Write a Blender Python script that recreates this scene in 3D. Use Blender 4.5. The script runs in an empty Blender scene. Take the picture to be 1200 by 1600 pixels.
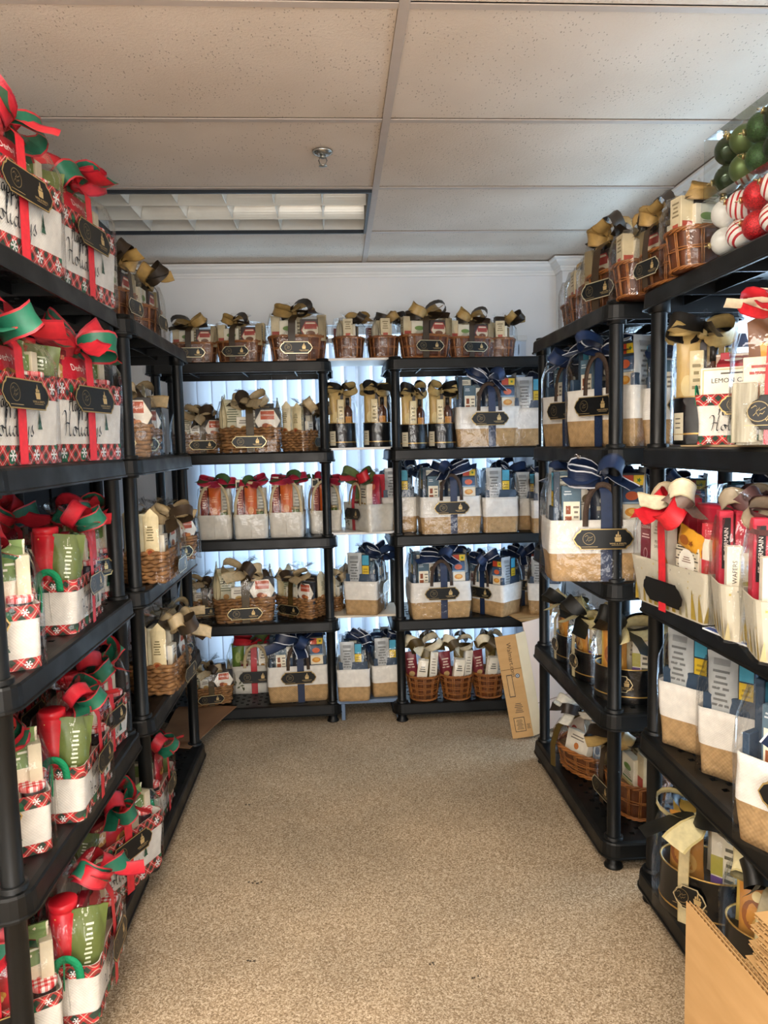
import bpy, math, random
from mathutils import Matrix, Vector, Euler
R = math.radians
SC = bpy.context.scene
COL = SC.collection
random.seed(7)

# ------------------------------------------------------------------ camera
cam_d = bpy.data.cameras.new('camera')
cam = bpy.data.objects.new('camera', cam_d)
COL.objects.link(cam)
PITCH, YAW, ROLL, CAM_H, FOC = 0.0915, 0.06258, -0.0233, 1.438, 1159.4
_f = Vector((math.sin(YAW)*math.cos(PITCH), math.cos(YAW)*math.cos(PITCH), -math.sin(PITCH)))
_r = Vector((math.cos(YAW), -math.sin(YAW), 0))
_u = _r.cross(_f)
_r2 = math.cos(ROLL)*_r + math.sin(ROLL)*_u
_u2 = -math.sin(ROLL)*_r + math.cos(ROLL)*_u
cam.matrix_world = Matrix(((_r2.x, _u2.x, -_f.x, 0), (_r2.y, _u2.y, -_f.y, 0), (_r2.z, _u2.z, -_f.z, CAM_H), (0, 0, 0, 1)))
cam_d.sensor_fit = 'VERTICAL'
cam_d.sensor_height = 36.0
cam_d.lens = FOC/1600*36.0
cam_d.clip_start = 0.05
SC.camera = cam

# ------------------------------------------------------------------ world, exposure
w = bpy.data.worlds.new('daylight')
SC.world = w
w.use_nodes = True
bg = w.node_tree.nodes['Background']
bg.inputs[0].default_value = (0.70, 0.84, 1.0, 1)
bg.inputs[1].default_value = 1.6
SC.view_settings.view_transform = 'Standard'
SC.view_settings.look = 'None'
SC.view_settings.gamma = 1.0
SC.view_settings.use_curve_mapping = False
SC.view_settings.exposure = 0.66
try:
    SC.cycles.use_denoising = True
    SC.cycles.transparent_max_bounces = 24
    SC.cycles.max_bounces = 7
    SC.cycles.diffuse_bounces = 4
    SC.cycles.glossy_bounces = 3
    SC.cycles.transmission_bounces = 4
    SC.cycles.caustics_reflective = False
    SC.cycles.caustics_refractive = False
    SC.cycles.sample_clamp_indirect = 6.0
except Exception:
    pass

def area_light(name, loc, rot, sx, sy, power, col):
    l = bpy.data.lights.new(name, 'AREA')
    l.shape = 'RECTANGLE'
    l.size, l.size_y, l.energy, l.color = sx, sy, power, col
    o = bpy.data.objects.new(name, l)
    COL.objects.link(o)
    o.location = loc
    o.rotation_euler = rot
    return o
# daylight falling on the two windows (outside the glass); unseen warm fill added behind the viewer for ceiling and shelf fronts
area_light('back_window_daylight', (0.15, 4.85, 1.25), (R(-90), 0, 0), 2.3, 2.1, 42, (0.60, 0.80, 1.0))
area_light('right_window_daylight', (2.0, 2.25, 1.3), (0, R(90), 0), 2.1, 2.7, 190, (0.60, 0.80, 1.0))
# sunlit ground outside, throwing light up through the gap over the blinds
area_light('back_ground_bounce', (0.15, 5.75, 0.0), (R(180), 0, 0), 2.6, 1.0, 130, (0.42, 0.69, 1.0))
area_light('right_ground_bounce', (2.95, 2.0, 0.0), (0, R(180), 0), 1.1, 4.6, 170, (0.42, 0.69, 1.0))
area_light('added_rear_fill', (0.15, -2.6, 1.25), (R(90), 0, 0), 2.0, 2.1, 70, (1.0, 0.92, 0.83))

# ------------------------------------------------------------------ materials
def lin(c):
    c /= 255.0
    return c/12.92 if c <= 0.04045 else ((c+0.055)/1.055)**2.4
def rgb(h):
    h = h.lstrip('#')
    return (lin(int(h[0:2], 16)), lin(int(h[2:4], 16)), lin(int(h[4:6], 16)), 1.0)
_M = {}
class NT:
    def __init__(s, name):
        s.m = bpy.data.materials.new(name)
        s.m.use_nodes = True
        s.t = s.m.node_tree
        s.b = s.t.nodes['Principled BSDF']
        s.out = s.t.nodes['Material Output']
        s._tc = None
    def n(s, typ, **kw):
        nd = s.t.nodes.new(typ)
        for k, v in kw.items():
            if isinstance(k, str) and hasattr(nd, k):
                setattr(nd, k, v)
        return nd
    def l(s, a, b):
        s.t.links.new(a, b)
    def co(s):
        if s._tc is None:
            s._tc = s.n('ShaderNodeTexCoord')
        return s._tc.outputs['Object']
    def noise(s, scale, detail=2.0, vec=None):
        nd = s.n('ShaderNodeTexNoise')
        nd.inputs['Scale'].default_value = scale
        nd.inputs['Detail'].default_value = detail
        s.l(vec or s.co(), nd.inputs['Vector'])
        return nd.outputs['Fac']
    def mapping(s, scale=(1, 1, 1), rot=(0, 0, 0)):
        nd = s.n('ShaderNodeMapping')
        nd.inputs['Scale'].default_value = scale
        nd.inputs['Rotation'].default_value = rot
        s.l(s.co(), nd.inputs['Vector'])
        return nd.outputs[0]
    def math(s, op, a, b=None):
        nd = s.n('ShaderNodeMath', operation=op)
        for i, x in enumerate((a, b)):
            if x is None: continue
            if isinstance(x, (int, float)): nd.inputs[i].default_value = x
            else: s.l(x, nd.inputs[i])
        return nd.outputs[0]
    def ramp(s, fac, stops, interp='LINEAR'):
        nd = s.n('ShaderNodeValToRGB')
        cr = nd.color_ramp
        cr.interpolation = interp
        while len(cr.elements) > 1: cr.elements.remove(cr.elements[-1])
        cr.elements[0].position = stops[0][0]; cr.elements[0].color = stops[0][1]
        for p, c in stops[1:]:
            e = cr.elements.new(p); e.color = c
        s.l(fac, nd.inputs[0])
        return nd.outputs[0]
    def mix(s, fac, a, b, blend='MIX'):
        nd = s.n('ShaderNodeMix', data_type='RGBA', blend_type=blend)
        for sock, x in ((nd.inputs[0], fac), (nd.inputs[6], a), (nd.inputs[7], b)):
            if isinstance(x, (int, float)): sock.default_value = x
            elif isinstance(x, tuple): sock.default_value = x
            else: s.l(x, sock)
        return nd.outputs[2]
    def bump(s, h, strength=0.3, dist=0.002):
        nd = s.n('ShaderNodeBump')
        nd.inputs['Strength'].default_value = strength
        nd.inputs['Distance'].default_value = dist
        s.l(h, nd.inputs['Height'])
        s.l(nd.outputs[0], s.b.inputs['Normal'])
    def xyz(s, v=None):
        nd = s.n('ShaderNodeSeparateXYZ')
        s.l(v or s.co(), nd.inputs[0])
        return nd.outputs
    def set(s, rough=0.6, metal=0.0, spec=0.4):
        s.b.inputs['Roughness'].default_value = rough
        s.b.inputs['Metallic'].default_value = metal
        s.b.inputs['Specular IOR Level'].default_value = spec
def shade(c, k):
    return (min(1, c[0]*k), min(1, c[1]*k), min(1, c[2]*k), 1)
def C(h, rough=0.5, metal=0.0, var=0.10, scale=25.0, spec=0.4, bump=0.0, bscale=300.0):
    """plain coloured material with a little procedural mottling"""
    key = (h, rough, metal, var, scale, spec, bump, bscale)
    if key in _M: return _M[key]
    t = NT('paint_' + h.lstrip('#'))
    c = rgb(h)
    t.l(t.ramp(t.noise(scale), [(0.3, shade(c, 1-var)), (0.7, shade(c, 1+var))]), t.b.inputs['Base Color'])
    t.set(rough, metal, spec)
    if bump: t.bump(t.noise(bscale, 3), bump, 0.002)
    _M[key] = t.m
    return t.m
def special(key):
    def deco(fn):
        def get():
            if key not in _M:
                _M[key] = fn()
            return _M[key]
        return get
    return deco

@special('plaid')
def plaid():
    t = NT('holiday_plaid')
    o = t.xyz()
    u = t.math('ADD', o[0], o[1])
    a = t.math('MULTIPLY', t.math('ADD', u, o[2]), 27.0)
    b = t.math('MULTIPLY', t.math('SUBTRACT', u, o[2]), 27.0)
    fa = t.math('FRACT', a); fb = t.math('FRACT', b)
    sa = t.math('LESS_THAN', fa, 0.5); sb = t.math('LESS_THAN', fb, 0.5)
    both = t.math('MULTIPLY', sa, sb); one = t.math('MAXIMUM', sa, sb)
    c = t.mix(one, rgb('#2a4034'), rgb('#9c3532'))
    c = t.mix(both, c, rgb('#e2383c'))
    la = t.math('LESS_THAN', t.math('ABSOLUTE', t.math('SUBTRACT', fa, 0.25)), 0.03)
    lb = t.math('LESS_THAN', t.math('ABSOLUTE', t.math('SUBTRACT', fb, 0.25)), 0.03)
    c = t.mix(t.math('MAXIMUM', la, lb), c, rgb('#e8b9a8'))
    vo = t.n('ShaderNodeTexVoronoi'); vo.inputs['Scale'].default_value = 17.0
    t.l(t.co(), vo.inputs['Vector'])
    c = t.mix(t.math('LESS_THAN', vo.outputs['Distance'], 0.27), c, rgb('#1f6a48'))
    t.l(c, t.b.inputs['Base Color']); t.set(0.8)
    return t.m
@special('gingham')
def gingham():
    t = NT('gingham_cloth')
    o = t.xyz()
    sx = t.math('LESS_THAN', t.math('FRACT', t.math('MULTIPLY', o[0], 75.0)), 0.5)
    sy = t.math('LESS_THAN', t.math('FRACT', t.math('MULTIPLY', o[1], 75.0)), 0.5)
    sm = t.math('MULTIPLY', t.math('ADD', sx, sy), 0.5)
    t.l(t.ramp(sm, [(0, rgb('#f7f0ea')), (0.5, rgb('#ea8a88')), (1, rgb('#d2242c'))]), t.b.inputs['Base Color'])
    t.set(0.6)
    return t.m
def cloth(key, h, wave=900.0, var=0.10, rough=0.85, strength=0.35):
    k = ('cloth', key)
    if k in _M: return _M[k]
    t = NT(key)
    c = rgb(h)
    o = t.xyz()
    u = t.math('SINE', t.math('MULTIPLY', t.math('ADD', o[0], o[1]), wave))
    v = t.math('SINE', t.math('MULTIPLY', o[2], wave))
    wv = t.math('MULTIPLY', t.math('ADD', t.math('MULTIPLY', u, v), 1.0), 0.5)
    n1 = t.ramp(t.noise(40, 4), [(0.3, shade(c, 1-var)), (0.7, shade(c, 1+var))])
    t.l(t.mix(t.math('MULTIPLY', wv, 0.25), n1, shade(c, 0.7)), t.b.inputs['Base Color'])
    t.set(rough, 0, 0.2)
    t.bump(t.math('ADD', t.math('MULTIPLY', wv, 0.3), t.noise(18, 3)), strength, 0.006)
    _M[k] = t.m
    return t.m
def canvas(): return cloth('white_canvas', '#efeae0')
def cream_canvas(): return cloth('cream_canvas', '#dcd7ca')
def burlap(): return cloth('burlap', '#b9976a', 520.0, 0.22, 0.95, 0.5)
def satin(h, rough=0.42):
    k = ('satin', h)
    if k in _M: return _M[k]
    t = NT('ribbon_' + h.lstrip('#'))
    c = rgb(h)
    t.l(t.ramp(t.noise(60, 2), [(0.3, shade(c, 0.88)), (0.7, shade(c, 1.12))]), t.b.inputs['Base Color'])
    t.set(rough, 0, 0.45)
    o = t.xyz()
    t.bump(t.math('SINE', t.math('MULTIPLY', t.math('ADD', t.math('ADD', o[0], o[1]), o[2]), 1800.0)), 0.12, 0.001)
    _M[k] = t.m
    return t.m
def wood_strand(key, a, b, rough=0.5, sc=(14, 14, 60)):
    k = ('strand', key)
    if k in _M: return _M[k]
    t = NT(key)
    f = t.noise(1.0, 4, t.mapping(sc))
    t.l(t.ramp(f, [(0.25, rgb(a)), (0.75, rgb(b))]), t.b.inputs['Base Color'])
    t.set(rough, 0, 0.4)
    t.bump(t.noise(220, 2), 0.25, 0.002)
    _M[k] = t.m
    return t.m
def willow_rod(): return wood_strand('willow_rod', '#6c3d1c', '#b27238', 0.4)
def willow_chip(): return wood_strand('willow_chip', '#3c1f0f', '#743f1e', 0.38, (60, 60, 6))
def grass_strand(): return wood_strand('seagrass_strand', '#5c3c22', '#b58450', 0.7, (40, 40, 40))
@special('cello')
def cello():
    t = NT('cellophane')
    t.t.nodes.remove(t.b)
    tr = t.n('ShaderNodeBsdfTransparent'); tr.inputs[0].default_value = (0.97, 0.97, 0.97, 1)
    gl = t.n('ShaderNodeBsdfGlossy'); gl.inputs['Roughness'].default_value = 0.10
    gl.inputs[0].default_value = (1, 1, 1, 1)
    bp = t.n('ShaderNodeBump'); bp.inputs['Strength'].default_value = 0.55; bp.inputs['Distance'].default_value = 0.01
    t.l(t.noise(26, 3), bp.inputs['Height'])
    t.l(bp.outputs[0], gl.inputs['Normal'])
    lw = t.n('ShaderNodeLayerWeight'); lw.inputs[0].default_value = 0.22
    t.l(bp.outputs[0], lw.inputs['Normal'])
    mx = t.n('ShaderNodeMixShader')
    t.l(t.math('ADD', t.math('MULTIPLY', lw.outputs['Fresnel'], 0.34), 0.025), mx.inputs[0])
    t.l(tr.outputs[0], mx.inputs[1]); t.l(gl.outputs[0], mx.inputs[2])
    t.l(mx.outputs[0], t.out.inputs['Surface'])
    return t.m
@special('clear')
def clear():
    t = NT('clear_plastic')
    t.t.nodes.remove(t.b)
    tr = t.n('ShaderNodeBsdfTransparent'); tr.inputs[0].default_value = (0.95, 0.97, 0.97, 1)
    gl = t.n('ShaderNodeBsdfGlossy'); gl.inputs['Roughness'].default_value = 0.05
    lw = t.n('ShaderNodeLayerWeight'); lw.inputs[0].default_value = 0.3
    mx = t.n('ShaderNodeMixShader')
    t.l(t.math('ADD', t.math('MULTIPLY', lw.outputs['Fresnel'], 0.5), t.math('MULTIPLY', t.noise(3.0), 0.05)), mx.inputs[0])
    t.l(tr.outputs[0], mx.inputs[1]); t.l(gl.outputs[0], mx.inputs[2])
    t.l(mx.outputs[0], t.out.inputs['Surface'])
    return t.m
@special('vane')
def vane_mat():
    t = NT('blind_vane')
    t.b.inputs['Base Color'].default_value = rgb('#dfe3ea')
    t.set(0.6, 0, 0.2)
    tl = t.n('ShaderNodeBsdfTranslucent'); 
    t.l(t.ramp(t.noise(1.0, 3, t.mapping((300, 300, 4))), [(0.3, rgb('#d8dfec')), (0.7, rgb('#e8edf6'))]), tl.inputs[0])
    mx = t.n('ShaderNodeMixShader'); mx.inputs[0].default_value = 0.26
    t.l(t.b.outputs[0], mx.inputs[1]); t.l(tl.outputs[0], mx.inputs[2])
    t.l(mx.outputs[0], t.out.inputs['Surface'])
    return t.m
@special('plastic')
def black_plastic():
    t = NT('black_shelf_plastic')
    t.l(t.ramp(t.noise(6, 3), [(0.3, rgb('#060707')), (0.7, rgb('#0d0f0f'))]), t.b.inputs['Base Color'])
    t.set(0.42, 0, 0.32)
    t.l(t.ramp(t.noise(9, 3), [(0.3, (0.34, 0.34, 0.34, 1)), (0.7, (0.52, 0.52, 0.52, 1))]), t.b.inputs['Roughness'])
    t.bump(t.noise(700, 2), 0.12, 0.001)
    return t.m
@special('carpet')
def carpet():
    t = NT('beige_carpet')
    vo = t.n('ShaderNodeTexVoronoi'); vo.inputs['Scale'].default_value = 300.0
    t.l(t.co(), vo.inputs['Vector'])
    rnd = t.math('MULTIPLY', t.math('ADD', t.xyz(vo.outputs['Color'])[0], t.noise(130, 4)), 0.5)
    c1 = t.ramp(rnd, [(0.2, rgb('#7a6750')), (0.5, rgb('#ab967a')), (0.8, rgb('#d8c7ad'))])
    big = t.ramp(t.noise(2.2, 4), [(0.35, (0.86, 0.86, 0.86, 1)), (0.65, (1.08, 1.06, 1.04, 1))])
    t.l(t.mix(1.0, c1, big, 'MULTIPLY'), t.b.inputs['Base Color'])
    t.set(0.95, 0, 0.1)
    t.bump(rnd, 0.5, 0.004)
    return t.m
@special('tile')
def ceil_tile():
    t = NT('acoustic_tile')
    base = t.ramp(t.noise(3, 2), [(0.3, rgb('#cdbcaa')), (0.7, rgb('#d7c7b6'))])
    vo = t.n('ShaderNodeTexVoronoi'); vo.inputs['Scale'].default_value = 1.0
    n = t.n('ShaderNodeTexNoise'); n.inputs['Scale'].default_value = 60
    t.l(t.co(), n.inputs['Vector'])
    mp = t.mapping((110, 52, 50), (0, 0, 0.12))
    va = t.n('ShaderNodeVectorMath', operation='ADD'); t.l(mp, va.inputs[0])
    vs = t.n('ShaderNodeVectorMath', operation='SCALE'); vs.inputs[3].default_value = 0.9
    t.l(n.outputs['Color'], vs.inputs[0]); t.l(vs.outputs[0], va.inputs[1])
    t.l(va.outputs[0], vo.inputs['Vector'])
    pit = t.math('LESS_THAN', vo.outputs['Distance'], 0.19)
    msk = t.math('GREATER_THAN', t.noise(7, 2), 0.47)
    pit = t.math('MULTIPLY', pit, msk)
    t.l(t.mix(pit, base, rgb('#a8998a')), t.b.inputs['Base Color'])
    t.set(0.95, 0, 0.1)
    t.bump(t.math('SUBTRACT', t.noise(140, 3), pit), 0.5, 0.004)
    return t.m
@special('cardboard')
def cardboard():
    t = NT('corrugated_cardboard')
    f = t.noise(1.0, 4, t.mapping((6, 6, 30)))
    t.l(t.ramp(f, [(0.3, rgb('#b38d5c')), (0.7, rgb('#bf9867'))]), t.b.inputs['Base Color'])
    t.set(0.85, 0, 0.15)
    return t.m
@special('cardedge')
def card_edge():
    t = NT('cardboard_fluted_edge')
    o = t.xyz()
    wv = t.math('SINE', t.math('MULTIPLY', t.math('ADD', o[1], t.math('MULTIPLY', o[2], 0.3)), 900.0))
    t.l(t.ramp(wv, [(0.2, rgb('#8c6638')), (0.8, rgb('#dcb884'))]), t.b.inputs['Base Color'])
    t.set(0.9, 0, 0.1)
    return t.m
@special('barnwood')
def barnwood():
    t = NT('whitewashed_wood')
    f = t.noise(1.0, 5, t.mapping((90, 90, 7)))
    t.l(t.ramp(f, [(0.25, rgb('#7a725f')), (0.5, rgb('#a19a84')), (0.75, rgb('#bdb6a1'))]), t.b.inputs['Base Color'])
    t.set(0.7); t.bump(f, 0.3, 0.003)
    return t.m
@special('candy')
def candy_stripe():
    t = NT('candy_stripe')
    o = t.xyz()
    s = t.math('FRACT', t.math('MULTIPLY', t.math('ADD', o[2], t.math('MULTIPLY', o[0], 0.35)), 75.0))
    t.l(t.mix(t.math('LESS_THAN', s, 0.36), rgb('#efe7dd'), rgb('#bb1f26')), t.b.inputs['Base Color'])
    t.set(0.3)
    return t.m
def glitter(h):
    k = ('glit', h)
    if k in _M: return _M[k]
    t = NT('glitter_' + h.lstrip('#'))
    c = rgb(h)
    t.l(t.ramp(t.noise(420, 1), [(0.35, shade(c, 0.55)), (0.65, shade(c, 1.5))]), t.b.inputs['Base Color'])
    t.set(0.35, 0.35, 0.5); t.bump(t.noise(420, 1), 0.6, 0.002)
    _M[k] = t.m
    return t.m
GOLD = lambda: C('#c8a055', 0.35, 0.7)
# ------------------------------------------------------------------ mesh kit
class MB:
    def __init__(s):
        s.v, s.f, s.mi, s.sm, s.mats = [], [], [], [], []
    def mid(s, m):
        if m not in s.mats: s.mats.append(m)
        return s.mats.index(m)
    def add(s, vs, fs, m, smooth=False, M=None):
        n = len(s.v)
        s.v += [tuple(M @ Vector(p)) for p in vs] if M is not None else [tuple(p) for p in vs]
        i = s.mid(m)
        for f in fs:
            s.f.append(tuple(k+n for k in f)); s.mi.append(i); s.sm.append(smooth)
        return s
    def mesh(s, name):
        me = bpy.data.meshes.new(name)
        me.from_pydata(s.v, [], s.f)
        for m in s.mats: me.materials.append(m)
        me.polygons.foreach_set('material_index', s.mi)
        me.polygons.foreach_set('use_smooth', s.sm)
        me.update()
        return me
class N:
    """one part: a mesh with its sub-parts"""
    def __init__(s, name, mb, kids=(), loc=(0, 0, 0), rot=(0, 0, 0), label=None, kind=None):
        s.name, s.kids, s.loc, s.rot, s.label, s.kind = name, list(kids), loc, rot, label, kind
        s.me = mb.mesh(name) if isinstance(mb, MB) else mb
def link(n, parent=None, jit=None):
    o = bpy.data.objects.new(n.name, n.me)
    COL.objects.link(o)
    o.location = n.loc
    o.rotation_euler = n.rot
    if jit and n.name == 'bow':
        o.rotation_euler = (n.rot[0]+jit.uniform(-.15, .15), n.rot[1]+jit.uniform(-.22, .22), n.rot[2]+jit.uniform(-.5, .5))
        o.scale = (jit.uniform(.82, 1.12)*jit.choice((-1, 1)), jit.uniform(.85, 1.1), jit.uniform(.8, 1.15))
    if n.label: o['label'] = n.label
    if n.kind: o['kind'] = n.kind
    if parent is not None: o.parent = parent
    for k in n.kids: link(k, o, jit)
    return o
def place(parts, name, label, cat, loc, rz=0.0, group=None, s=1.0, rx=0.0, ry=0.0):
    """an Empty at the thing's base with its own copy of every part"""
    e = bpy.data.objects.new(name, None)
    COL.objects.link(e)
    e.empty_display_size = 0.05
    e.location = loc
    e.rotation_euler = (R(rx), R(ry), R(rz))
    e.scale = (s, s, s) if not isinstance(s, tuple) else s
    e['label'] = label; e['category'] = cat
    if group: e['group'] = group
    jit = random.Random(hash((round(loc[0], 3), round(loc[1], 3), round(loc[2], 3))))
    for n in parts: link(n, e, jit)
    return e
def single(name, mb, label, cat, loc=(0, 0, 0), rot=(0, 0, 0), group=None, kids=()):
    o = link(N(name, mb, kids, loc, rot))
    o['label'] = label; o['category'] = cat
    if group: o['group'] = group
    return o
def structure(name, mb, kids=()):
    o = link(N(name, mb, kids))
    o['kind'] = 'structure'
    return o

def box(mb, c, d, m, bev=0.0, M=None, smooth=False):
    x, y, z = d[0]/2, d[1]/2, d[2]/2
    b = min(bev, x*.9, y*.9, z*.9)
    T = Matrix.Translation(c)
    if M is not None: T = M @ T
    if b <= 0:
        vs = [(-x,-y,-z),(x,-y,-z),(x,y,-z),(-x,y,-z),(-x,-y,z),(x,-y,z),(x,y,z),(-x,y,z)]
        fs = [(0,3,2,1),(4,5,6,7),(0,1,5,4),(1,2,6,5),(2,3,7,6),(3,0,4,7)]
        return mb.add(vs, fs, m, False, T)
    def ring(ix, iy, zz): 
        return [(-ix+b,-iy,zz),(ix-b,-iy,zz),(ix,-iy+b,zz),(ix,iy-b,zz),(ix-b,iy,zz),(-ix+b,iy,zz),(-ix,iy-b,zz),(-ix,-iy+b,zz)]
    def inner(zz): 
        return [(-x+b,-y+b,zz),(x-b,-y+b,zz),(x-b,-y+b,zz),(x-b,y-b,zz),(x-b,y-b,zz),(-x+b,y-b,zz),(-x+b,y-b,zz),(-x+b,-y+b,zz)]
    loft(mb, [inner(-z), ring(x, y, -z+b), ring(x, y, z-b), inner(z)], m, smooth, True, True, M=T)
    return mb
def loft(mb, rings, m, smooth=True, cap0=False, cap1=False, closed=True, M=None):
    n = len(rings[0])
    vs = [p for r in rings for p in r]
    fs = []
    for i in range(len(rings)-1):
        for j in range(n if closed else n-1):
            a, b = i*n+j, i*n+(j+1) % n
            fs.append((a, b, b+n, a+n))
    if cap0: fs.append(tuple(reversed(range(n))))
    if cap1: fs.append(tuple(range((len(rings)-1)*n, len(rings)*n)))
    return mb.add(vs, fs, m, smooth, M)
def lathe(mb, prof, m, n=20, c=(0, 0, 0), smooth=True, M=None, cap0=True, cap1=True, sx=1.0, sy=1.0):
    rings = [[(c[0]+r*sx*math.cos(2*math.pi*k/n), c[1]+r*sy*math.sin(2*math.pi*k/n), c[2]+z) for k in range(n)] for r, z in prof]
    return loft(mb, rings, m, smooth, cap0, cap1, M=M)
def tube(mb, pts, r, m, n=6, closed=False, M=None):
    P = [Vector(p) for p in pts]
    L = len(P)
    rings = []
    up = Vector((0, 0, 1))
    for i in range(L):
        a = P[(i-1) % L] if (closed or i > 0) else P[i]
        b = P[(i+1) % L] if (closed or i < L-1) else P[i]
        t = (b-a).normalized() if (b-a).length > 1e-9 else Vector((1, 0, 0))
        u = up - t*up.dot(t)
        if u.length < 0.1: u = Vector((1, 0, 0)) - t*t.x
        u.normalize(); v = t.cross(u)
        rr_ = r[i] if isinstance(r, (list, tuple)) else r
        rings.append([tuple(P[i]+u*rr_*math.cos(2*math.pi*k/n)+v*rr_*math.sin(2*math.pi*k/n)) for k in range(n)])
    if closed: rings.append(rings[0])
    return loft(mb, rings, m, True, not closed, not closed, M=M)
def rr(W, D, r, k=4, z=0.0):
    r = min(r, W/2*.99, D/2*.99)
    out = []
    for cx, cy, a0 in ((W/2-r, -D/2+r, -90), (W/2-r, D/2-r, 0), (-W/2+r, D/2-r, 90), (-W/2+r, -D/2+r, 180)):
        for i in range(k+1):
            a = R(a0+90*i/k)
            out.append((cx+r*math.cos(a), cy+r*math.sin(a), z))
    return out
def ribbon(mb, pts, wid, m, m2=None, edge=0.12, wv=(1, 0, 0), M=None, cup=0.0):
    """flat ribbon along pts; wid number or list; wired edge in m2"""
    P = [Vector(p) for p in pts]
    cols = [-1, -1+2*edge, 0, 1-2*edge, 1] if m2 else [-1, 0, 1]
    vs = []
    for i, p in enumerate(P):
        w_ = (wid[i] if isinstance(wid, (list, tuple)) else wid)/2
        wd = Vector(wv[i] if isinstance(wv, list) else wv).normalized()
        t = (P[min(i+1, len(P)-1)]-P[max(i-1, 0)])
        nn = t.cross(wd)
        nn = nn.normalized() if nn.length > 1e-9 else Vector((0, 0, 1))
        for c in cols: vs.append(tuple(p+wd*w_*c+nn*cup*w_*(c*c-0.5)))
    k = len(cols)
    f1, f2 = [], []
    for i in range(len(P)-1):
        for j in range(k-1):
            q = (i*k+j, i*k+j+1, (i+1)*k+j+1, (i+1)*k+j)
            (f2 if (m2 and j in (0, k-2)) else f1).append(q)
    n0 = len(mb.v)
    mb.add(vs, f1, m, True, M)
    if f2:
        i2 = mb.mid(m2)
        for f in f2:
            mb.f.append(tuple(a+n0 for a in f)); mb.mi.append(i2); mb.sm.append(True)
    return mb
_T = {}
def glyphs(s):
    if s not in _T:
        cu = bpy.data.curves.new('t', 'FONT')
        cu.body = s; cu.size = 1.0; cu.resolution_u = 2; cu.align_x = 'CENTER'; cu.align_y = 'CENTER'
        ob = bpy.data.objects.new('t', cu)
        me = bpy.data.meshes.new_from_object(ob)
        _T[s] = ([tuple(v.co) for v in me.vertices], [tuple(p.vertices) for p in me.polygons])
        bpy.data.objects.remove(ob); bpy.data.meshes.remove(me); bpy.data.curves.remove(cu)
    return _T[s]
def FR(o, face='f'):
    """matrix: local x right, y up, z out of the face"""
    X, Y, Z = {'f': ((1,0,0),(0,0,1),(0,-1,0)), 'l': ((0,-1,0),(0,0,1),(-1,0,0)), 'r': ((0,1,0),(0,0,1),(1,0,0)), 't': ((1,0,0),(0,1,0),(0,0,1)), 'b': ((-1,0,0),(0,0,1),(0,1,0))}[face]
    return Matrix(((X[0],Y[0],Z[0],o[0]),(X[1],Y[1],Z[1],o[1]),(X[2],Y[2],Z[2],o[2]),(0,0,0,1)))
def text(mb, s, size, x, y, m, M, surf=None, rot=0.0, e=0.0008, sx=1.0):
    vs, fs = glyphs(s)
    c, sn = math.cos(rot), math.sin(rot)
    out = []
    for p in vs:
        px, py = p[0]*size*sx, p[1]*size
        qx, qy = x+px*c-py*sn, y+px*sn+py*c
        out.append((qx, qy, e+(surf(qx, qy) if surf else 0)))
    mb.add(out, fs, m, False, M)
def prints(mb, lst, w, h, M, surf=None):
    """flat print on a w x h face whose local frame is M (centre origin)"""
    lay = 0
    for p in lst:
        lay += 1
        e = 0.0003+0.00022*lay
        k = p[0]
        if k == 'r':
            x0, y0, x1, y1 = (p[1]-.5)*w, (p[2]-.5)*h, (p[3]-.5)*w, (p[4]-.5)*h
            nx = 4 if surf else 1
            vs = [(x0+(x1-x0)*i/nx, y0+(y1-y0)*j/nx, 0) for j in range(nx+1) for i in range(nx+1)]
            fs = [(j*(nx+1)+i, j*(nx+1)+i+1, (j+1)*(nx+1)+i+1, (j+1)*(nx+1)+i) for j in range(nx) for i in range(nx)]
        elif k in 'chse':
            n = {'c': 16, 'h': 6, 's': 10, 'e': 16}[k]
            cx, cy, r = (p[1]-.5)*w, (p[2]-.5)*h, p[3]
            ry = p[5] if k == 'e' else r
            vs = [(cx+(r*(.45 if (k == 's' and i % 2) else 1))*math.cos(2*math.pi*i/n), cy+(ry*(.45 if (k == 's' and i % 2) else 1))*math.sin(2*math.pi*i/n), 0) for i in range(n)]
            fs = [tuple(range(n))]
        elif k == 't':
            text(mb, p[4], p[3], (p[1]-.5)*w, (p[2]-.5)*h, C(p[5], .6), M, surf, p[6] if len(p) > 6 else 0.0, e+.0003)
            continue
        elif k == 'n':                                   # rows of fine print
            x0, y0, x1, y1, rows = (p[1]-.5)*w, (p[2]-.5)*h, (p[3]-.5)*w, (p[4]-.5)*h, p[6]
            vs, fs = [], []
            for i in range(rows):
                yy = y0+(y1-y0)*(i+.5)/rows; t_ = (y1-y0)/rows*.22
                cut = 1 - .18*((i*7) % 3)
                mid_ = (x0+x1)/2; hw = (x1-x0)/2*cut
                q = len(vs)
                vs += [(mid_-hw, yy-t_, 0), (mid_+hw, yy-t_, 0), (mid_+hw, yy+t_, 0), (mid_-hw, yy+t_, 0)]
                fs.append((q, q+1, q+2, q+3))
        col = p[5] if k in 'rn' else p[4]
        mb.add([(a, b, e+(surf(a, b) if surf else 0)) for a, b, _ in vs], fs, C(col, .55), False, M)
MIR = [1]                                                # mirror switch for the fillings
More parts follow.
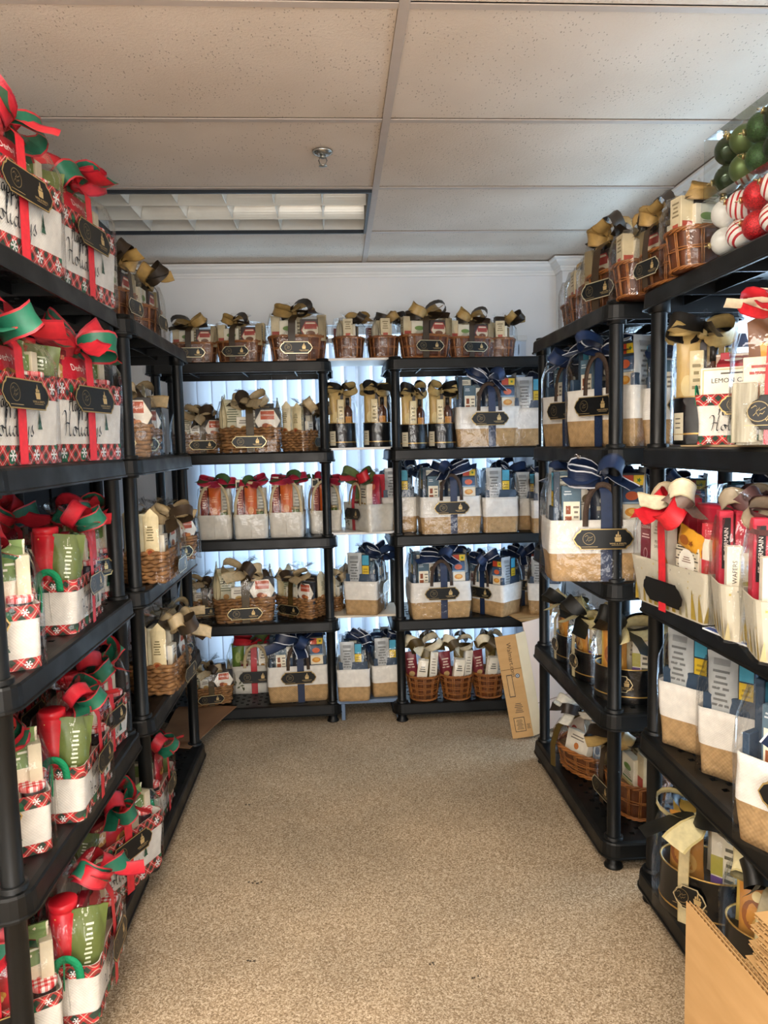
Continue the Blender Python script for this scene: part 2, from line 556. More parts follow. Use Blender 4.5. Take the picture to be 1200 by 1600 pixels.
def pack(w, d, h, col, pos, front=(), side=(), top=(), rot=(0, 0, 0), name='gift_box', rough=.45, kids=()):
    mb = MB()
    box(mb, (0, 0, h/2), (w, d, h), C(col, rough), .0015)
    prints(mb, front, w, h, FR((0, -d/2, h/2), 'f'))
    if side:
        prints(mb, side, d, h, FR((-w/2, 0, h/2), 'l'))
        prints(mb, side, d, h, FR((w/2, 0, h/2), 'r'))
    if top: prints(mb, top, w, d, FR((0, 0, h), 't'))
    return N(name, mb, kids, (pos[0]*MIR[0], pos[1], pos[2]), (rot[0], rot[1]*MIR[0], rot[2]*MIR[0]))
def pouch(w, d, h, col, pos, front=(), rot=(0, 0, 0), name='snack_bag', rough=.35, top=None, peak=0.0):
    """a filled bag: flat sealed ends, swollen middle"""
    mb = MB()
    def th(u, v):
        a = max(0, 1-(2*u)**2)**.5; b = max(0, 1-abs(2*v-.9)**2.6)
        return d/2*a*b
    nx, nz = 8, 10
    for sgn in (-1, 1):
        vs = []
        for j in range(nz+1):
            for i in range(nx+1):
                u, v = i/nx-.5, j/nz
                pk = peak*(1-abs(2*u))*max(0, v-.8)/.2
                cr = .0018*math.sin(i*2.3+j*1.7)*(1 if v < .95 else 2)
                vs.append((u*w*(1-.06*math.sin(math.pi*v)), sgn*(th(u, v)+.0012)+cr*.6, v*h+pk))
        fs = [(j*(nx+1)+i, j*(nx+1)+i+1, (j+1)*(nx+1)+i+1, (j+1)*(nx+1)+i) for j in range(nz) for i in range(nx)]
        if sgn > 0: fs = [tuple(reversed(f)) for f in fs]
        mb.add(vs, fs, C(col, rough), True)
    prints(mb, front, w*.9, h, FR((0, -.0022, h/2), 'f'), lambda x, y: th(max(-.5, min(.5, x/w)), max(0, min(1, y/h+.5)))+.0006)
    if top: box(mb, (0, 0, h-.006), (w*.98, .004, .012), C(top, .4))
    return N(name, mb, (), (pos[0]*MIR[0], pos[1], pos[2]), (rot[0], rot[1]*MIR[0], rot[2]*MIR[0]))
def jar(pos, r=.03, h=.075, body='#2b1c28', lid='gingham'):
    mb = MB(); 
    lathe(mb, [(r*.9, 0), (r, .005), (r, h*.72), (r*.86, h*.82)], C(body, .12, 0, .1, 25, .6), 16)
    prints(mb, [('r', .3, .2, .7, .65, '#f0eadf'), ('n', .36, .28, .64, .58, '#7a2020', 3)], r*1.6, h*.8, FR((0, -r*.82, h*.42), 'f'), lambda x, y: math.sqrt(max(0, r*r-x*x))-r*.82+.0006)
    lm = MB()
    lathe(lm, [(r*1.0, h*.78), (r*1.14, h*.79), (r*1.16, h*.96), (r*1.06, h), (0.001, h*1.01)], gingham() if lid == 'gingham' else C(lid, .35, .5), 18)
    return N('jar', mb, [N('lid', lm)], (pos[0]*MIR[0], pos[1], pos[2]))
def bottle(pos, h=.30, r=.036, col='#20140c', neck='#1a1a1a', label='#ded2b4'):
    mb = MB()
    lathe(mb, [(r*.9, 0), (r, .006), (r, h*.55), (r*.85, h*.63), (r*.36, h*.74), (r*.36, h*.97)], C(col, .1, 0, .1, 25, .7), 18)
    prints(mb, [('r', .1, .1, .9, .9, label), ('n', .25, .3, .75, .75, '#3a2a1a', 3)], r*1.5, h*.3, FR((0, -r*.7, h*.28), 'f'), lambda x, y: math.sqrt(max(0, r*r-x*x))-r*.7+.0006)
    c = MB(); lathe(c, [(r*.4, h*.76), (r*.41, h), (.001, h*1.005)], C(neck, .3), 14)
    return N('bottle', mb, [N('bottle_cap', c)], (pos[0]*MIR[0], pos[1], pos[2]))
def canister(pos, r=.033, h=.2, col='#c8202c', dots='#e8c46a', name='round_tin', rot=(0, 0, 0)):
    mb = MB()
    lathe(mb, [(r*.97, 0), (r, .004), (r, h*.9), (r*.96, h*.905), (r*.96, h*.93), (r, h*.935), (r, h), (r*.9, h*1.01), (.001, h*1.01)], C(col, .32), 20)
    rnd = random.Random(5)
    for i in range(46):
        a = rnd.uniform(0, 2*math.pi); z = h*.85*rnd.random()**1.7+.006; s = rnd.uniform(.0008, .0022)
        ca, sa = math.cos(a), math.sin(a)
        t = Vector((-sa, ca, 0))*s; q = Vector((r*1.008*ca, r*1.008*sa, z))
        mb.add([tuple(q-t), tuple(q+Vector((0, 0, -s))), tuple(q+t), tuple(q+Vector((0, 0, s)))], [(0, 1, 2, 3)], C(dots, .4))
    return N(name, mb, (), (pos[0]*MIR[0], pos[1], pos[2]), rot)

# ------------------------------------------------------------------ ribbons, tags, wraps
def bow(pos, a, b=None, ea=None, eb=None, L=.075, w=.034, loops=4, tails=3, seed=1, tilt=0.0):
    rnd = random.Random(seed)
    ma, mb_ = satin(a), satin(b or a)
    ea = satin(ea) if ea else None; eb = satin(eb) if eb else None
    k = MB(); lathe(k, [(.004, -.014), (.013, -.008), (.014, .005), (.008, .012), (.001, .013)], ma, 10)
    kids = []
    for i in range(loops):
        az = (180 if i % 2 else 0) + (i//2)*rnd.uniform(35, 75)*(1 if i % 4 < 2 else -1) + rnd.uniform(-18, 18)
        el = rnd.uniform(4, 30)
        tw = rnd.uniform(38, 72)
        m1, e1 = (ma, ea) if (i//2) % 2 == 0 else (mb_, eb)
        l_ = L*rnd.uniform(1.0, 1.3)
        s = MB(); P, W = [], []
        for j in range(15):
            t = j/14; ang = 2*math.pi*t
            P.append((l_*(1-math.cos(ang))/2, .003*math.sin(3*ang), (.024+.010*l_/L)*math.sin(ang)))
            W.append(w*(.30+.80*min(1, 1.5*math.sin(math.pi*t))))
        ribbon(s, P, W, m1, e1, .09, (0, 1, 0), Matrix.Rotation(R(az), 4, 'Z') @ Matrix.Rotation(R(-el), 4, 'Y') @ Matrix.Rotation(R(tw), 4, 'X'), .14)
        kids.append(N('ribbon_loop', s))
    for i in range(tails):
        az = -90 + (i-(tails-1)/2)*rnd.uniform(60, 95) + rnd.uniform(-15, 15)
        m1, e1 = (mb_, eb) if i % 2 == 0 else (ma, ea)
        l_ = L*rnd.uniform(1.1, 1.5)
        s = MB(); P, W = [], []
        dr = rnd.uniform(.15, .75)
        for j in range(9):
            t = j/8
            P.append((l_*t, .006*math.sin(5*t), .012*math.sin(2.4*t*math.pi)*(.5) - dr*l_*t*t))
            W.append(w*(.3+.85*min(1, t*2.0)))
        ribbon(s, P, W, m1, e1, .09, (0, 1, 0), Matrix.Rotation(R(az), 4, 'Z') @ Matrix.Rotation(R(-16), 4, 'Y') @ Matrix.Rotation(R(rnd.uniform(-55, 55)), 4, 'X'), .12)
        kids.append(N('ribbon_tail', s))
    return N('bow', k, kids, pos, (tilt, 0, 0))
def front_ribbon(yf, zt, yk, zk, w, col, edge=None, x=0.0, ym=None, zm=None):
    mb = MB()
    ym = ym if ym is not None else yf+.012; zm = zm if zm is not None else (zt+zk)/2
    P = [(x, yf, .002), (x, yf-.001, zt*.5), (x, yf-.002, zt), (x*.9, ym, zm), (x*.5, (ym+yk)/2-.006, zm+(zk-zm)*.6), (x*.2, yk, zk)]
    Q = []
    for i in range(len(P)-1):
        for j in range(4):
            t = j/4
            Q.append(tuple(P[i][q]*(1-t)+P[i+1][q]*t for q in range(3)))
    Q.append(P[-1])
    W = [w*(1-.35*max(0, (i/len(Q)-.75)/.25)) for i in range(len(Q))]
    ribbon(mb, Q, W, satin(col), satin(edge) if edge else None, .07)
    return N('front_ribbon', mb)
def tag(y, z, w=.2, h=.062, x=0.0, rim='#b59a62', tilt=0.0, plain=False):
    """black plaque with pointed, notched ends and a gilt edge, emblem sub-part"""
    def outline(s):
        a, b = w/2*1.0-s, h/2-s
        n = h*.14
        q = [(a-h*.36, -b), (a-h*.30, -b+n*.8), (a-h*.16, -b+n*1.4), (a, 0), (a-h*.16, b-n*1.4), (a-h*.30, b-n*.8), (a-h*.36, b)]
        return q+[(-px, py) for px, py in reversed(q)]
    mb = MB(); F = FR((0, 0, 0), 'f')
    blk = C('#0c0d0d', .38, 0, .2)
    o0, o1 = outline(0), outline(.0028)
    loft(mb, [[(p[0], p[1], 0) for p in o0], [(p[0], p[1], .002) for p in o0]], blk, False, True, False, M=F)
    loft(mb, [[(p[0], p[1], .002) for p in o0], [(p[0], p[1], .0021) for p in o1]], C(rim, .3, .6), False, M=F)
    mb.add([(p[0], p[1], .0021) for p in o1], [tuple(range(len(o1)))], blk, False, F)
    kids = []
    if not plain:
        em = MB(); e2 = MB(); g = C('#8d7c58', .35, .5); r = h*.30
        cx = -w*.24
        ro = [(cx+r*math.cos(k*math.pi/10), r*math.sin(k*math.pi/10)+h*.03, .0026) for k in range(20)]
        ri = [(cx+r*.92*math.cos(k*math.pi/10), r*.92*math.sin(k*math.pi/10)+h*.03, .0026) for k in range(20)]
        loft(em, [ro, ri], g, False, M=F)
        S = [(-.7, .25), (-.3, .5), (-.1, .3), (-.25, -.1), (.0, .1), (.15, .3), (.1, 0), (.35, .12), (.7, .3)]
        ribbon(em, [(cx+p[0]*r*.9, p[1]*r+h*.05, .0026) for p in S], r*.09, g, None, .1, (0, 1, 0), F)
        S = [(-.5, -.5), (-.2, -.2), (0, -.55), (.15, -.3), (.4, -.35), (.6, -.1)]
        ribbon(em, [(cx+p[0]*r*.9, p[1]*r+h*.06, .0026) for p in S], r*.09, g, None, .1, (0, 1, 0), F)
        g2 = C('#c9ad78', .35, .4)
        bx = w*.235; k = h*.2
        def poly(pp): e2.add([(bx+px*k, py*k+h*.07, .0026) for px, py in pp], [tuple(range(len(pp)))], g2, False, F)
        poly([(-.8, .1), (-.65, -1), (.65, -1), (.8, .1)])
        poly([(-.55, .2), (-.5, .75), (-.15, .8), (-.15, .2)])
        poly([(-.05, .2), (-.1, 1.0), (.0, 1.5), (.12, 1.5), (.2, 1.0), (.2, .2)])
        poly([(.3, .2), (.3, .7), (.6, .6), (.6, .2)])
        text(e2, 'WINE & SPIRITS', h*.115, bx, -h*.225, g2, F, e=.0026)
        e2.add([(bx-k*1.5, -h*.31, .0026), (bx+k*1.5, -h*.31, .0026), (bx+k*1.5, -h*.295, .0026), (bx-k*1.5, -h*.295, .0026)], [(0, 1, 2, 3)], g2, False, F)
        em.add([(cx-r*1.2, -h*.375, .0026), (cx+r*1.4, -h*.375, .0026), (cx+r*1.4, -h*.36, .0026), (cx-r*1.2, -h*.36, .0026)], [(0, 1, 2, 3)], g2, False, F)
        kids += [N('round_emblem', em), N('basket_emblem', e2)]
    return N('name_tag', mb, kids, (x, y, z), (tilt, 0, 0), 'black plaque with gilt edge')
def wrap(W, D, H, zs, zn, flare=.05, seed=3, grow=.008, r=.03):
    """clear cellophane: hugs the base, rises around the filling, gathers at the neck and flares"""
    rnd = random.Random(seed)
    k = 7
    rings = []
    prof = [(0.001, 1, 1), (H*.5, 1, 1), (H, 1.0, 1.0), ((H+zs)/2, .985, .97), (zs, .86, .82), (zs+(zn-zs)*.55, .46, .44), (zn-.006, .11, .12), (zn+.004, .10, .11), (zn+flare*.5, .26, .28), (zn+flare, .40, .42)]
    for i, (z, a, b) in enumerate(prof):
        base = rr((W+2*grow)*a, (D+2*grow)*b, r*max(a, .35), k, z)
        n = len(base); ring = []
        for j, p in enumerate(base):
            amp = .0015 if i < 2 else (.004 if i < 5 else (.010 if i > 7 else .004))
            d = amp*(math.sin(j*2.1+i*1.3+seed)+rnd.uniform(-.7, .7))
            l_ = math.hypot(p[0], p[1])+1e-6
            zz = z+(rnd.uniform(-.5, .5)*flare*.5 if i == len(prof)-1 else 0)
            ring.append((p[0]*(1+d/l_), p[1]*(1+d/l_), zz))
        rings.append(ring)
    mb = MB(); loft(mb, rings, cello(), True)
    return N('cellophane_wrap', mb)

# ------------------------------------------------------------------ containers
def tote_shell(mb, W, D, z0, z1, m, r=.02, flare=.0, off=0.0, seed=1, wob=.0022, steps=4, inner=False, cap0=False):
    rings = []
    for i in range(steps+1):
        z = z0+(z1-z0)*i/steps
        g = flare*z
        base = rr(W+2*(g+off), D+2*(g+off), r, 5, z)
        n = len(base)
        # points along the straight sides let the cloth sag
        ring = []
        for j in range(n):
            p, q = base[j], base[(j+1) % n]
            L = math.hypot(q[0]-p[0], q[1]-p[1])
            m_ = 5 if L > .05 else 1
            for s in range(m_):
                t = s/m_
                x, y = p[0]+(q[0]-p[0])*t, p[1]+(q[1]-p[1])*t
                d = wob*(math.sin(x*41+z*37+seed)+math.sin(y*53-z*29+seed*2))
                l_ = math.hypot(x, y)+1e-6
                ring.append((x*(1+d/l_), y*(1+d/l_), z))
        rings.append(ring)
    if inner:
        top = rings[-1]
        rings.append([(p[0]*.975, p[1]*.96, z1-.001) for p in top])
        rings.append([(p[0]*.97, p[1]*.95, z1-.03) for p in top])
        loft(mb, rings, m, True, cap0, False)
        mb.add(rings[-1], [tuple(range(len(rings[-1])))], C('#d9cdb8', .9), False)
    else:
        loft(mb, rings, m, True, cap0, False)
def strap(x, y, z0, h, sp, w, col, face='f', lean=.01):
    """a carrying handle standing up from the rim"""
    mb = MB()
    P = [(-sp/2*math.cos(math.pi*j/14), -lean*math.sin(math.pi*j/14), h*max(0, math.sin(math.pi*j/14))**.7) for j in range(15)]
    Q = [Vector(p) for p in P]
    vs = []
    for j in range(15):
        t_ = (Q[min(j+1, 14)]-Q[max(j-1, 0)]).normalized()
        nv = Vector((t_.z, 0, -t_.x)).normalized()
        for s in (-1, 1):
            for e in (0, .0025): vs.append(tuple(Q[j]+nv*w/2*s+Vector((0, -e, 0))))
    fs = []
    for j in range(14):
        a, b = j*4, (j+1)*4
        fs += [(a, a+2, b+2, b), (a+1, b+1, b+3, a+3), (a, b, b+1, a+1), (a+2, a+3, b+3, b+2)]
    M = {'f': Matrix.Identity(4), 'l': Matrix.Rotation(R(-90), 4, 'Z'), 'r': Matrix.Rotation(R(90), 4, 'Z'), 'b': Matrix.Rotation(R(180), 4, 'Z')}[face]
    mb.add(vs, fs, cloth('strap_'+col.lstrip('#'), col, 700), True, Matrix.Translation((x, y, z0)) @ M)
    return N('handle', mb)
def snowflake(mb, x, y, r, M, m, e=.0012):
    for k in range(6):
        a = math.pi*k/3
        ux, uy = math.cos(a), math.sin(a); vx, vy = -uy, ux
        t = r*.11
        def q(s, o): return (x+ux*s+vx*o, y+uy*s+vy*o, e)
        mb.add([q(0, -t), q(r, -t), q(r, t), q(0, t)], [(0, 1, 2, 3)], m, False, M)
        for sg in (-1, 1):
            mb.add([q(r*.5, 0), q(r*.78, sg*r*.28), q(r*.9, sg*r*.22), q(r*.64, 0)], [(0, 1, 2, 3)], m, False, M)
def script(mb, strokes, sc, ox, oy, m, M, wid=.0062, e=.0014):
    for st in strokes:
        P = [Vector((a, b, 0)) for a, b in st]
        Q = []
        for i in range(len(P)-1):
            p0, p1, p2, p3 = P[max(i-1, 0)], P[i], P[i+1], P[min(i+2, len(P)-1)]
            for j in range(4):
                t = j/4
                Q.append(.5*((2*p1)+(p2-p0)*t+(2*p0-5*p1+4*p2-p3)*t*t+(3*p1-p0-3*p2+p3)*t**3))
        Q.append(P[-1])
        ribbon(mb, [(ox+q.x*sc, oy+q.y*sc, e) for q in Q], wid*.75, m, None, .1, (.75, .66, 0), M)
HOL = [[(-.25, 1.35), (-.1, 1.6), (.15, 1.6), (.2, 1.2), (.08, .4), (-.05, 0)], [(.75, 1.65), (.6, 1.1), (.5, .4), (.5, .05), (.65, 0), (.8, .15)], [(-.1, .7), (.2, .85), (.55, .8)],
       [(1.25, .6), (1.0, .5), (.95, .15), (1.15, 0), (1.38, .2), (1.25, .6), (1.45, .5), (1.6, .45)],
       [(1.6, .4), (1.85, 1.1), (1.95, 1.5), (1.8, 1.55), (1.7, .9), (1.7, .1), (1.85, 0), (2.0, .2)], [(2.1, .6), (2.05, .15), (2.2, 0), (2.35, .2)],
       [(2.85, .55), (2.6, .55), (2.45, .2), (2.6, 0), (2.8, .2), (2.95, .8), (3.1, 1.6)], [(2.95, .8), (2.88, .15), (3.0, 0), (3.15, .2)],
       [(3.6, .55), (3.35, .55), (3.2, .2), (3.35, 0), (3.55, .2), (3.65, .58), (3.6, .1), (3.72, 0), (3.85, .25)],
       [(3.95, .6), (3.92, .2), (4.05, .02), (4.2, .2), (4.3, .6)], [(4.3, .6), (4.2, 0), (4.05, -.6), (3.85, -.75), (3.85, -.5), (4.2, -.1), (4.5, .25)],
       [(4.5, .25), (4.75, .7), (4.72, .4), (4.85, .15), (4.65, 0), (4.5, .08)]]
HAP = [[(.0, 1.35), (.15, 1.6), (.35, 1.5), (.25, .7), (.1, 0)], [(.8, 1.6), (.65, .9), (.6, .1), (.75, 0)], [(.1, .7), (.7, .8)],
       [(1.25, .55), (1.0, .5), (.95, .1), (1.15, .05), (1.3, .5), (1.3, .05), (1.5, .3)], [(1.6, .55), (1.5, -.7), (1.55, .4), (1.85, .55), (1.85, .1), (1.6, .05), (2.0, .2)],
       [(2.15, .55), (2.05, -.7), (2.1, .4), (2.4, .55), (2.4, .1), (2.15, .05), (2.55, .2)], [(2.65, .55), (2.65, .1), (2.85, .05), (3.0, .55), (2.85, -.5), (2.6, -.7), (2.8, -.2), (3.2, .3)]]
# ------------------------------------------------------------------ room
XL, XR, YB, YF, HC = -1.15, 1.45, 4.26, -2.1, 2.44
WALL = C('#ecebea', .75, 0, .03, 3)
WHITE = C('#f0eeea', .5, 0, .02, 5)
mb = MB(); box(mb, ((XL+XR)/2, (YB+YF)/2, -.05), (XR-XL+.4, YB-YF+.4, .1), carpet()); structure('floor', mb)
def wall_with_hole(axis, pos, a0, a1, h, hole, sgn, m, t=.14):
    """wall plane along X (axis 'x', at y=pos) or along Y; hole=(a,b,z0,z1)"""
    mb = MB()
    def bx(p, q, z0, z1):
        if q-p < 1e-4 or z1-z0 < 1e-4: return
        if axis == 'x': box(mb, ((p+q)/2, pos+sgn*t/2, (z0+z1)/2), (q-p, t, z1-z0), m)
        else: box(mb, (pos+sgn*t/2, (p+q)/2, (z0+z1)/2), (t, q-p, z1-z0), m)
    if hole:
        a, b, z0, z1 = hole
        bx(a0, a, 0, h); bx(b, a1, 0, h); bx(a, b, 0, z0); bx(a, b, z1, h)
    else: bx(a0, a1, 0, h)
    return mb
BW = (-.80, 1.04, .14, 2.11)
RW = (1.15, 3.70, .14, 2.12)
structure('wall_back', wall_with_hole('x', YB, XL-.2, XR+.2, HC+.1, BW, 1, WALL))
structure('wall_right', wall_with_hole('y', XR, YF, YB, HC+.1, RW, 1, WALL))
structure('wall_left', wall_with_hole('y', XL, YF, YB, HC+.1, None, -1, WALL))
structure('wall_front', wall_with_hole('x', YF, XL-.2, XR+.2, HC+.1, (-.75, 1.05, 0, 2.1), -1, WALL))  # opening added so the rear fill lamp can shine in
mb = MB(); box(mb, (.15, -3.0, -.05), (2.6, 1.5, .1), carpet()); structure('floor_beyond', mb)  # unseen floor beyond the added opening
mb = MB(); box(mb, (1.375, 4.205, 1.22), (.19, .13, 2.44), WALL); structure('trim_column', mb)
def window(name, axis, pos, hole):
    a, b, z0, z1 = hole
    fr = MB()
    def bar(p, q, u, v, m, d=.05):
        if axis == 'x': box(fr, ((p+q)/2, pos+.07, (u+v)/2), (q-p, d, v-u), m, .003)
        else: box(fr, (pos+.07, (p+q)/2, (u+v)/2), (d, q-p, v-u), m, .003)
    al = C('#c9ccd0', .4, .3)
    bar(a, a+.05, z0, z1, al); bar(b-.05, b, z0, z1, al); bar(a+.05, b-.05, z0, z0+.05, al); bar(a+.05, b-.05, z1-.05, z1, al)
    bar((a+b)/2-.025, (a+b)/2+.025, z0+.05, z1-.05, al)
    gl = MB()
    if axis == 'x': box(gl, ((a+b)/2, pos+.07, (z0+z1)/2), (b-a-.1, .006, z1-z0-.1), clear())
    else: box(gl, (pos+.07, (a+b)/2, (z0+z1)/2), (.006, b-a-.1, z1-z0-.1), clear())
    structure(name, fr, [N('pane', gl)])
window('window_1', 'x', YB, BW)
window('window_2', 'y', XR, RW)
# ceiling grid: lay-in tiles resting on tees
CX = [-1.15, -1.033, .186, 1.405, 1.45]
CY = [YF] + [1.7965+.6096*k for k in range(-6, 4)] + [YB]
mb = MB(); box(mb, ((XL+XR)/2, (YB+YF)/2, HC+.16), (XR-XL, YB-YF, .04), C('#9c958c', .9)); 
kids = []
TEE = C('#b4a69a', .5, 0, .03)
FIX = {(1, 9), (1, 5), (1, 2)}                    # cells that hold the lay-in lights
for i in range(4):
    for j in range(len(CY)-1):
        if (i, j) in FIX or CY[j+1]-CY[j] < .02 or CX[i+1]-CX[i] < .02: continue
        t = MB(); g = .010
        w_, d_ = CX[i+1]-CX[i]-2*g, CY[j+1]-CY[j]-2*g
        box(t, (0, 0, .0095), (w_, d_, .013), ceil_tile(), .004)
        kids.append(N('ceiling_tile', t, (), ((CX[i]+CX[i+1])/2, (CY[j]+CY[j+1])/2, HC)))
for x in CX[1:4]:
    t = MB(); box(t, (x, (YB+YF)/2, HC-.001), (.026, YB-YF, .004), TEE, .001); box(t, (x, (YB+YF)/2, HC+.02), (.004, YB-YF, .034), TEE)
    kids.append(N('ceiling_tee', t))
for j in range(1, len(CY)-1):
    for i in range(4):
        x0, x1 = CX[i]+(.013 if i else 0), CX[i+1]-(.013 if i < 3 else 0)
        t = MB(); box(t, ((x0+x1)/2, CY[j], HC), (x1-x0, .022, .003), TEE)
        kids.append(N('cross_tee', t))
structure('ceiling', mb, kids)
# crown moulding and baseboards
def run(name, prof, pts, m):
    """extrude a (out, z) profile along a wall polyline; out is to the left of travel"""
    mb = MB(); rings = []
    P = [Vector((p[0], p[1], 0)) for p in pts]
    for i, p in enumerate(P):
        ds = []
        if i > 0: ds.append((P[i]-P[i-1]).normalized())
        if i < len(P)-1: ds.append((P[i+1]-P[i]).normalized())
        ns = [Vector((-d.y, d.x, 0)) for d in ds]
        nrm = ns[0] if len(ns) == 1 else (ns[0]+ns[1])/(1+ns[0].dot(ns[1]))
        rings.append([(p.x+nrm.x*o, p.y+nrm.y*o, z) for o, z in prof])
    loft(mb, rings, m, False)
    structure(name, mb)
CR = [(0, HC-.004), (.062, HC-.004), (.062, HC-.012), (.05, HC-.017), (.046, HC-.028), (.03, HC-.040), (.018, HC-.046), (.018, HC-.054), (.010, HC-.060), (.010, HC-.070), (0, HC-.072)]
run('trim_1', CR, [(XR, YF), (XR, 4.14), (1.28, 4.14), (1.28, YB), (XL, YB), (XL, YF)], WHITE)
BB = [(0, .0), (.012, .0), (.012, .085), (.006, .1), (0, .1)]
run('baseboard_right', BB, [(XR, YF), (XR, 4.14), (1.28, 4.14), (1.28, YB)], WHITE)
run('baseboard_back', BB, [(1.279, YB), (XL, YB)], WHITE)
run('baseboard_left', BB, [(XL, YB), (XL, YF)], WHITE)
# vertical blinds
def blind(axis, pos, a, b, z0, z1, label, seed, tw):
    rnd = random.Random(seed)
    kids = []
    hr = MB()
    if axis == 'x': box(hr, ((a+b)/2, pos, z1+.017), (b-a, .026, .03), WHITE, .004)
    else: box(hr, (pos, (a+b)/2, z1+.017), (.026, b-a, .03), WHITE, .004)
    kids.append(N('head_rail', hr))
    n = int((b-a)/.079)
    vm = MB(); W = .089; zs = [0, .5, 1]
    prof = [(-W/2+W*k/6, .007*(1-(2*k/6-1)**2)) for k in range(7)]
    rings = [[(x, y, (z1-z0)*t) for x, y in prof] for t in zs]
    loft(vm, rings, vane_mat(), True, closed=False)
    me = vm.mesh('vane')
    cl = MB(); box(cl, (0, 0, z1-z0+.006), (.02, .004, .014), C('#d8dbe0', .3)); mec = cl.mesh('vane_clip')
    for k in range(n):
        c = a+(k+.5)*(b-a)/n
        ang = tw(k, n)+rnd.uniform(-6, 6)
        loc = (c, pos, z0) if axis == 'x' else (pos, c, z0)
        kids.append(N('vane', me, [N('vane_clip', mec)], loc, (0, 0, R(ang+(0 if axis == 'x' else 90)))))
    e = place(kids, 'vertical_blind', label, 'blind', (0, 0, 0))
blind('x', 4.226, -.84, 1.10, .07, 2.0, 'white vertical blind hanging before the back window, daylight glowing between its vanes', 4, lambda k, n: 8 if k < 4 else (44 if k < 19 else 20))
blind('y', 1.398, 1.1, 3.75, .07, 2.0, 'white vertical blind hanging on the right wall behind the two right-hand racks', 6, lambda k, n: -42)
# lay-in ceiling lights: housing, frame, louvre blades; those behind the camera are switched on
def troffer(cx, cy, label, on):
    W, D = 1.19, .575
    kids = []
    fr = MB(); m = C('#2a2f35', .4, .3); t = .012
    for sx in (-1, 1): box(fr, (sx*(W/2-t/2), 0, -.004), (t, D, .016), m)
    for sy in (-1, 1): box(fr, (0, sy*(D/2-t/2), -.004), (W-2*t, t, .016), m)
    kids.append(N('light_frame', fr))
    hs = MB(); wm = C('#d9d5cc', .45, 0, .02)
    box(hs, (0, 0, .115), (W, D, .004), wm)
    for sx in (-1, 1): box(hs, (sx*(W/2-.003), 0, .06), (.006, D, .11), wm)
    for sy in (-1, 1): box(hs, (0, sy*(D/2-.003), .06), (W, .006, .11), wm)
    kids.append(N('housing', hs))
    lv = C('#ded9cd', .28, .25, .02)
    def blade(L):
        b = MB(); q = 7
        prof = [(.013*(abs(2*k/(q-1)-1)**0+0)*0+.013*((k/(q-1))**2)+.0012, .062*k/(q-1)) for k in range(q)]
        rg = [[(-L/2, p[0]*s, p[1]) for s, p in [(1, p) for p in prof]+[(-1, p) for p in reversed(prof)]], [(L/2, p[0]*s, p[1]) for s, p in [(1, p) for p in prof]+[(-1, p) for p in reversed(prof)]]]
        loft(b, rg, lv, False, True, True)
        return b.mesh('louvre_blade')
    lm = blade(W-.03); cm = blade(D/3-.03)
    for k in (-1, 1): kids.append(N('louvre_blade', lm, (), (0, k*D/6, 0)))
    for r_ in (-1, 0, 1):
        for k in range(1, 6): kids.append(N('cross_blade', cm, (), (-W/2+k*W/6, r_*D/3, .002), (0, 0, R(90))))
    tb = MB(); lathe(tb, [(.013, -.56), (.013, .56)], C('#e8e6e0', .3), 10, M=Matrix.Translation((0, 0, .09)) @ Matrix.Rotation(R(90), 4, 'Y'))
    tm = tb.mesh('fluorescent_tube')
    for k in (-1, 0, 1): kids.append(N('fluorescent_tube', tm, (), (0, k*D/3, 0)))
    place(kids, 'ceiling_light', label, 'light', (cx, cy, HC))
    if on:
        area_light('troffer_glow', (cx, cy, HC-.03), (0, 0, 0), W-.05, D-.04, on, (1.0, .91, .80))
troffer(-.4235, 3.32, 'unlit recessed fluorescent light with three rows of louvres in the ceiling grid', 0)
troffer(-.4235, .8825, 'lit recessed fluorescent light overhead, in front of the near racks', 30)
troffer(-.4235, -.9465, 'lit recessed fluorescent light behind the viewer', 36)
# sprinkler
e = []
s = MB(); lathe(s, [(.012, .004), (.036, 0), (.034, -.006), (.022, -.012), (.013, -.013)], C('#b9b9b4', .25, .9), 22); e.append(N('escutcheon', s))
s = MB(); lathe(s, [(.010, -.012), (.010, -.022), (.006, -.024)], C('#8c8b84', .3, .9), 12)
for sx in (-1, 1): tube(s, [(sx*.010, 0, -.02), (sx*.014, 0, -.03), (sx*.009, 0, -.042), (0, 0, -.046)], .0022, C('#8c8b84', .3, .9), 6)
e.append(N('sprinkler_frame', s))
s = MB(); lathe(s, [(.001, -.046), (.013, -.047), (.015, -.049), (.001, -.050)], C('#a6a59e', .3, .9), 14); e.append(N('deflector', s))
place(e, 'fire_sprinkler', 'small chrome fire sprinkler in the ceiling before the unlit light', 'sprinkler', (-.016, 2.65, HC))

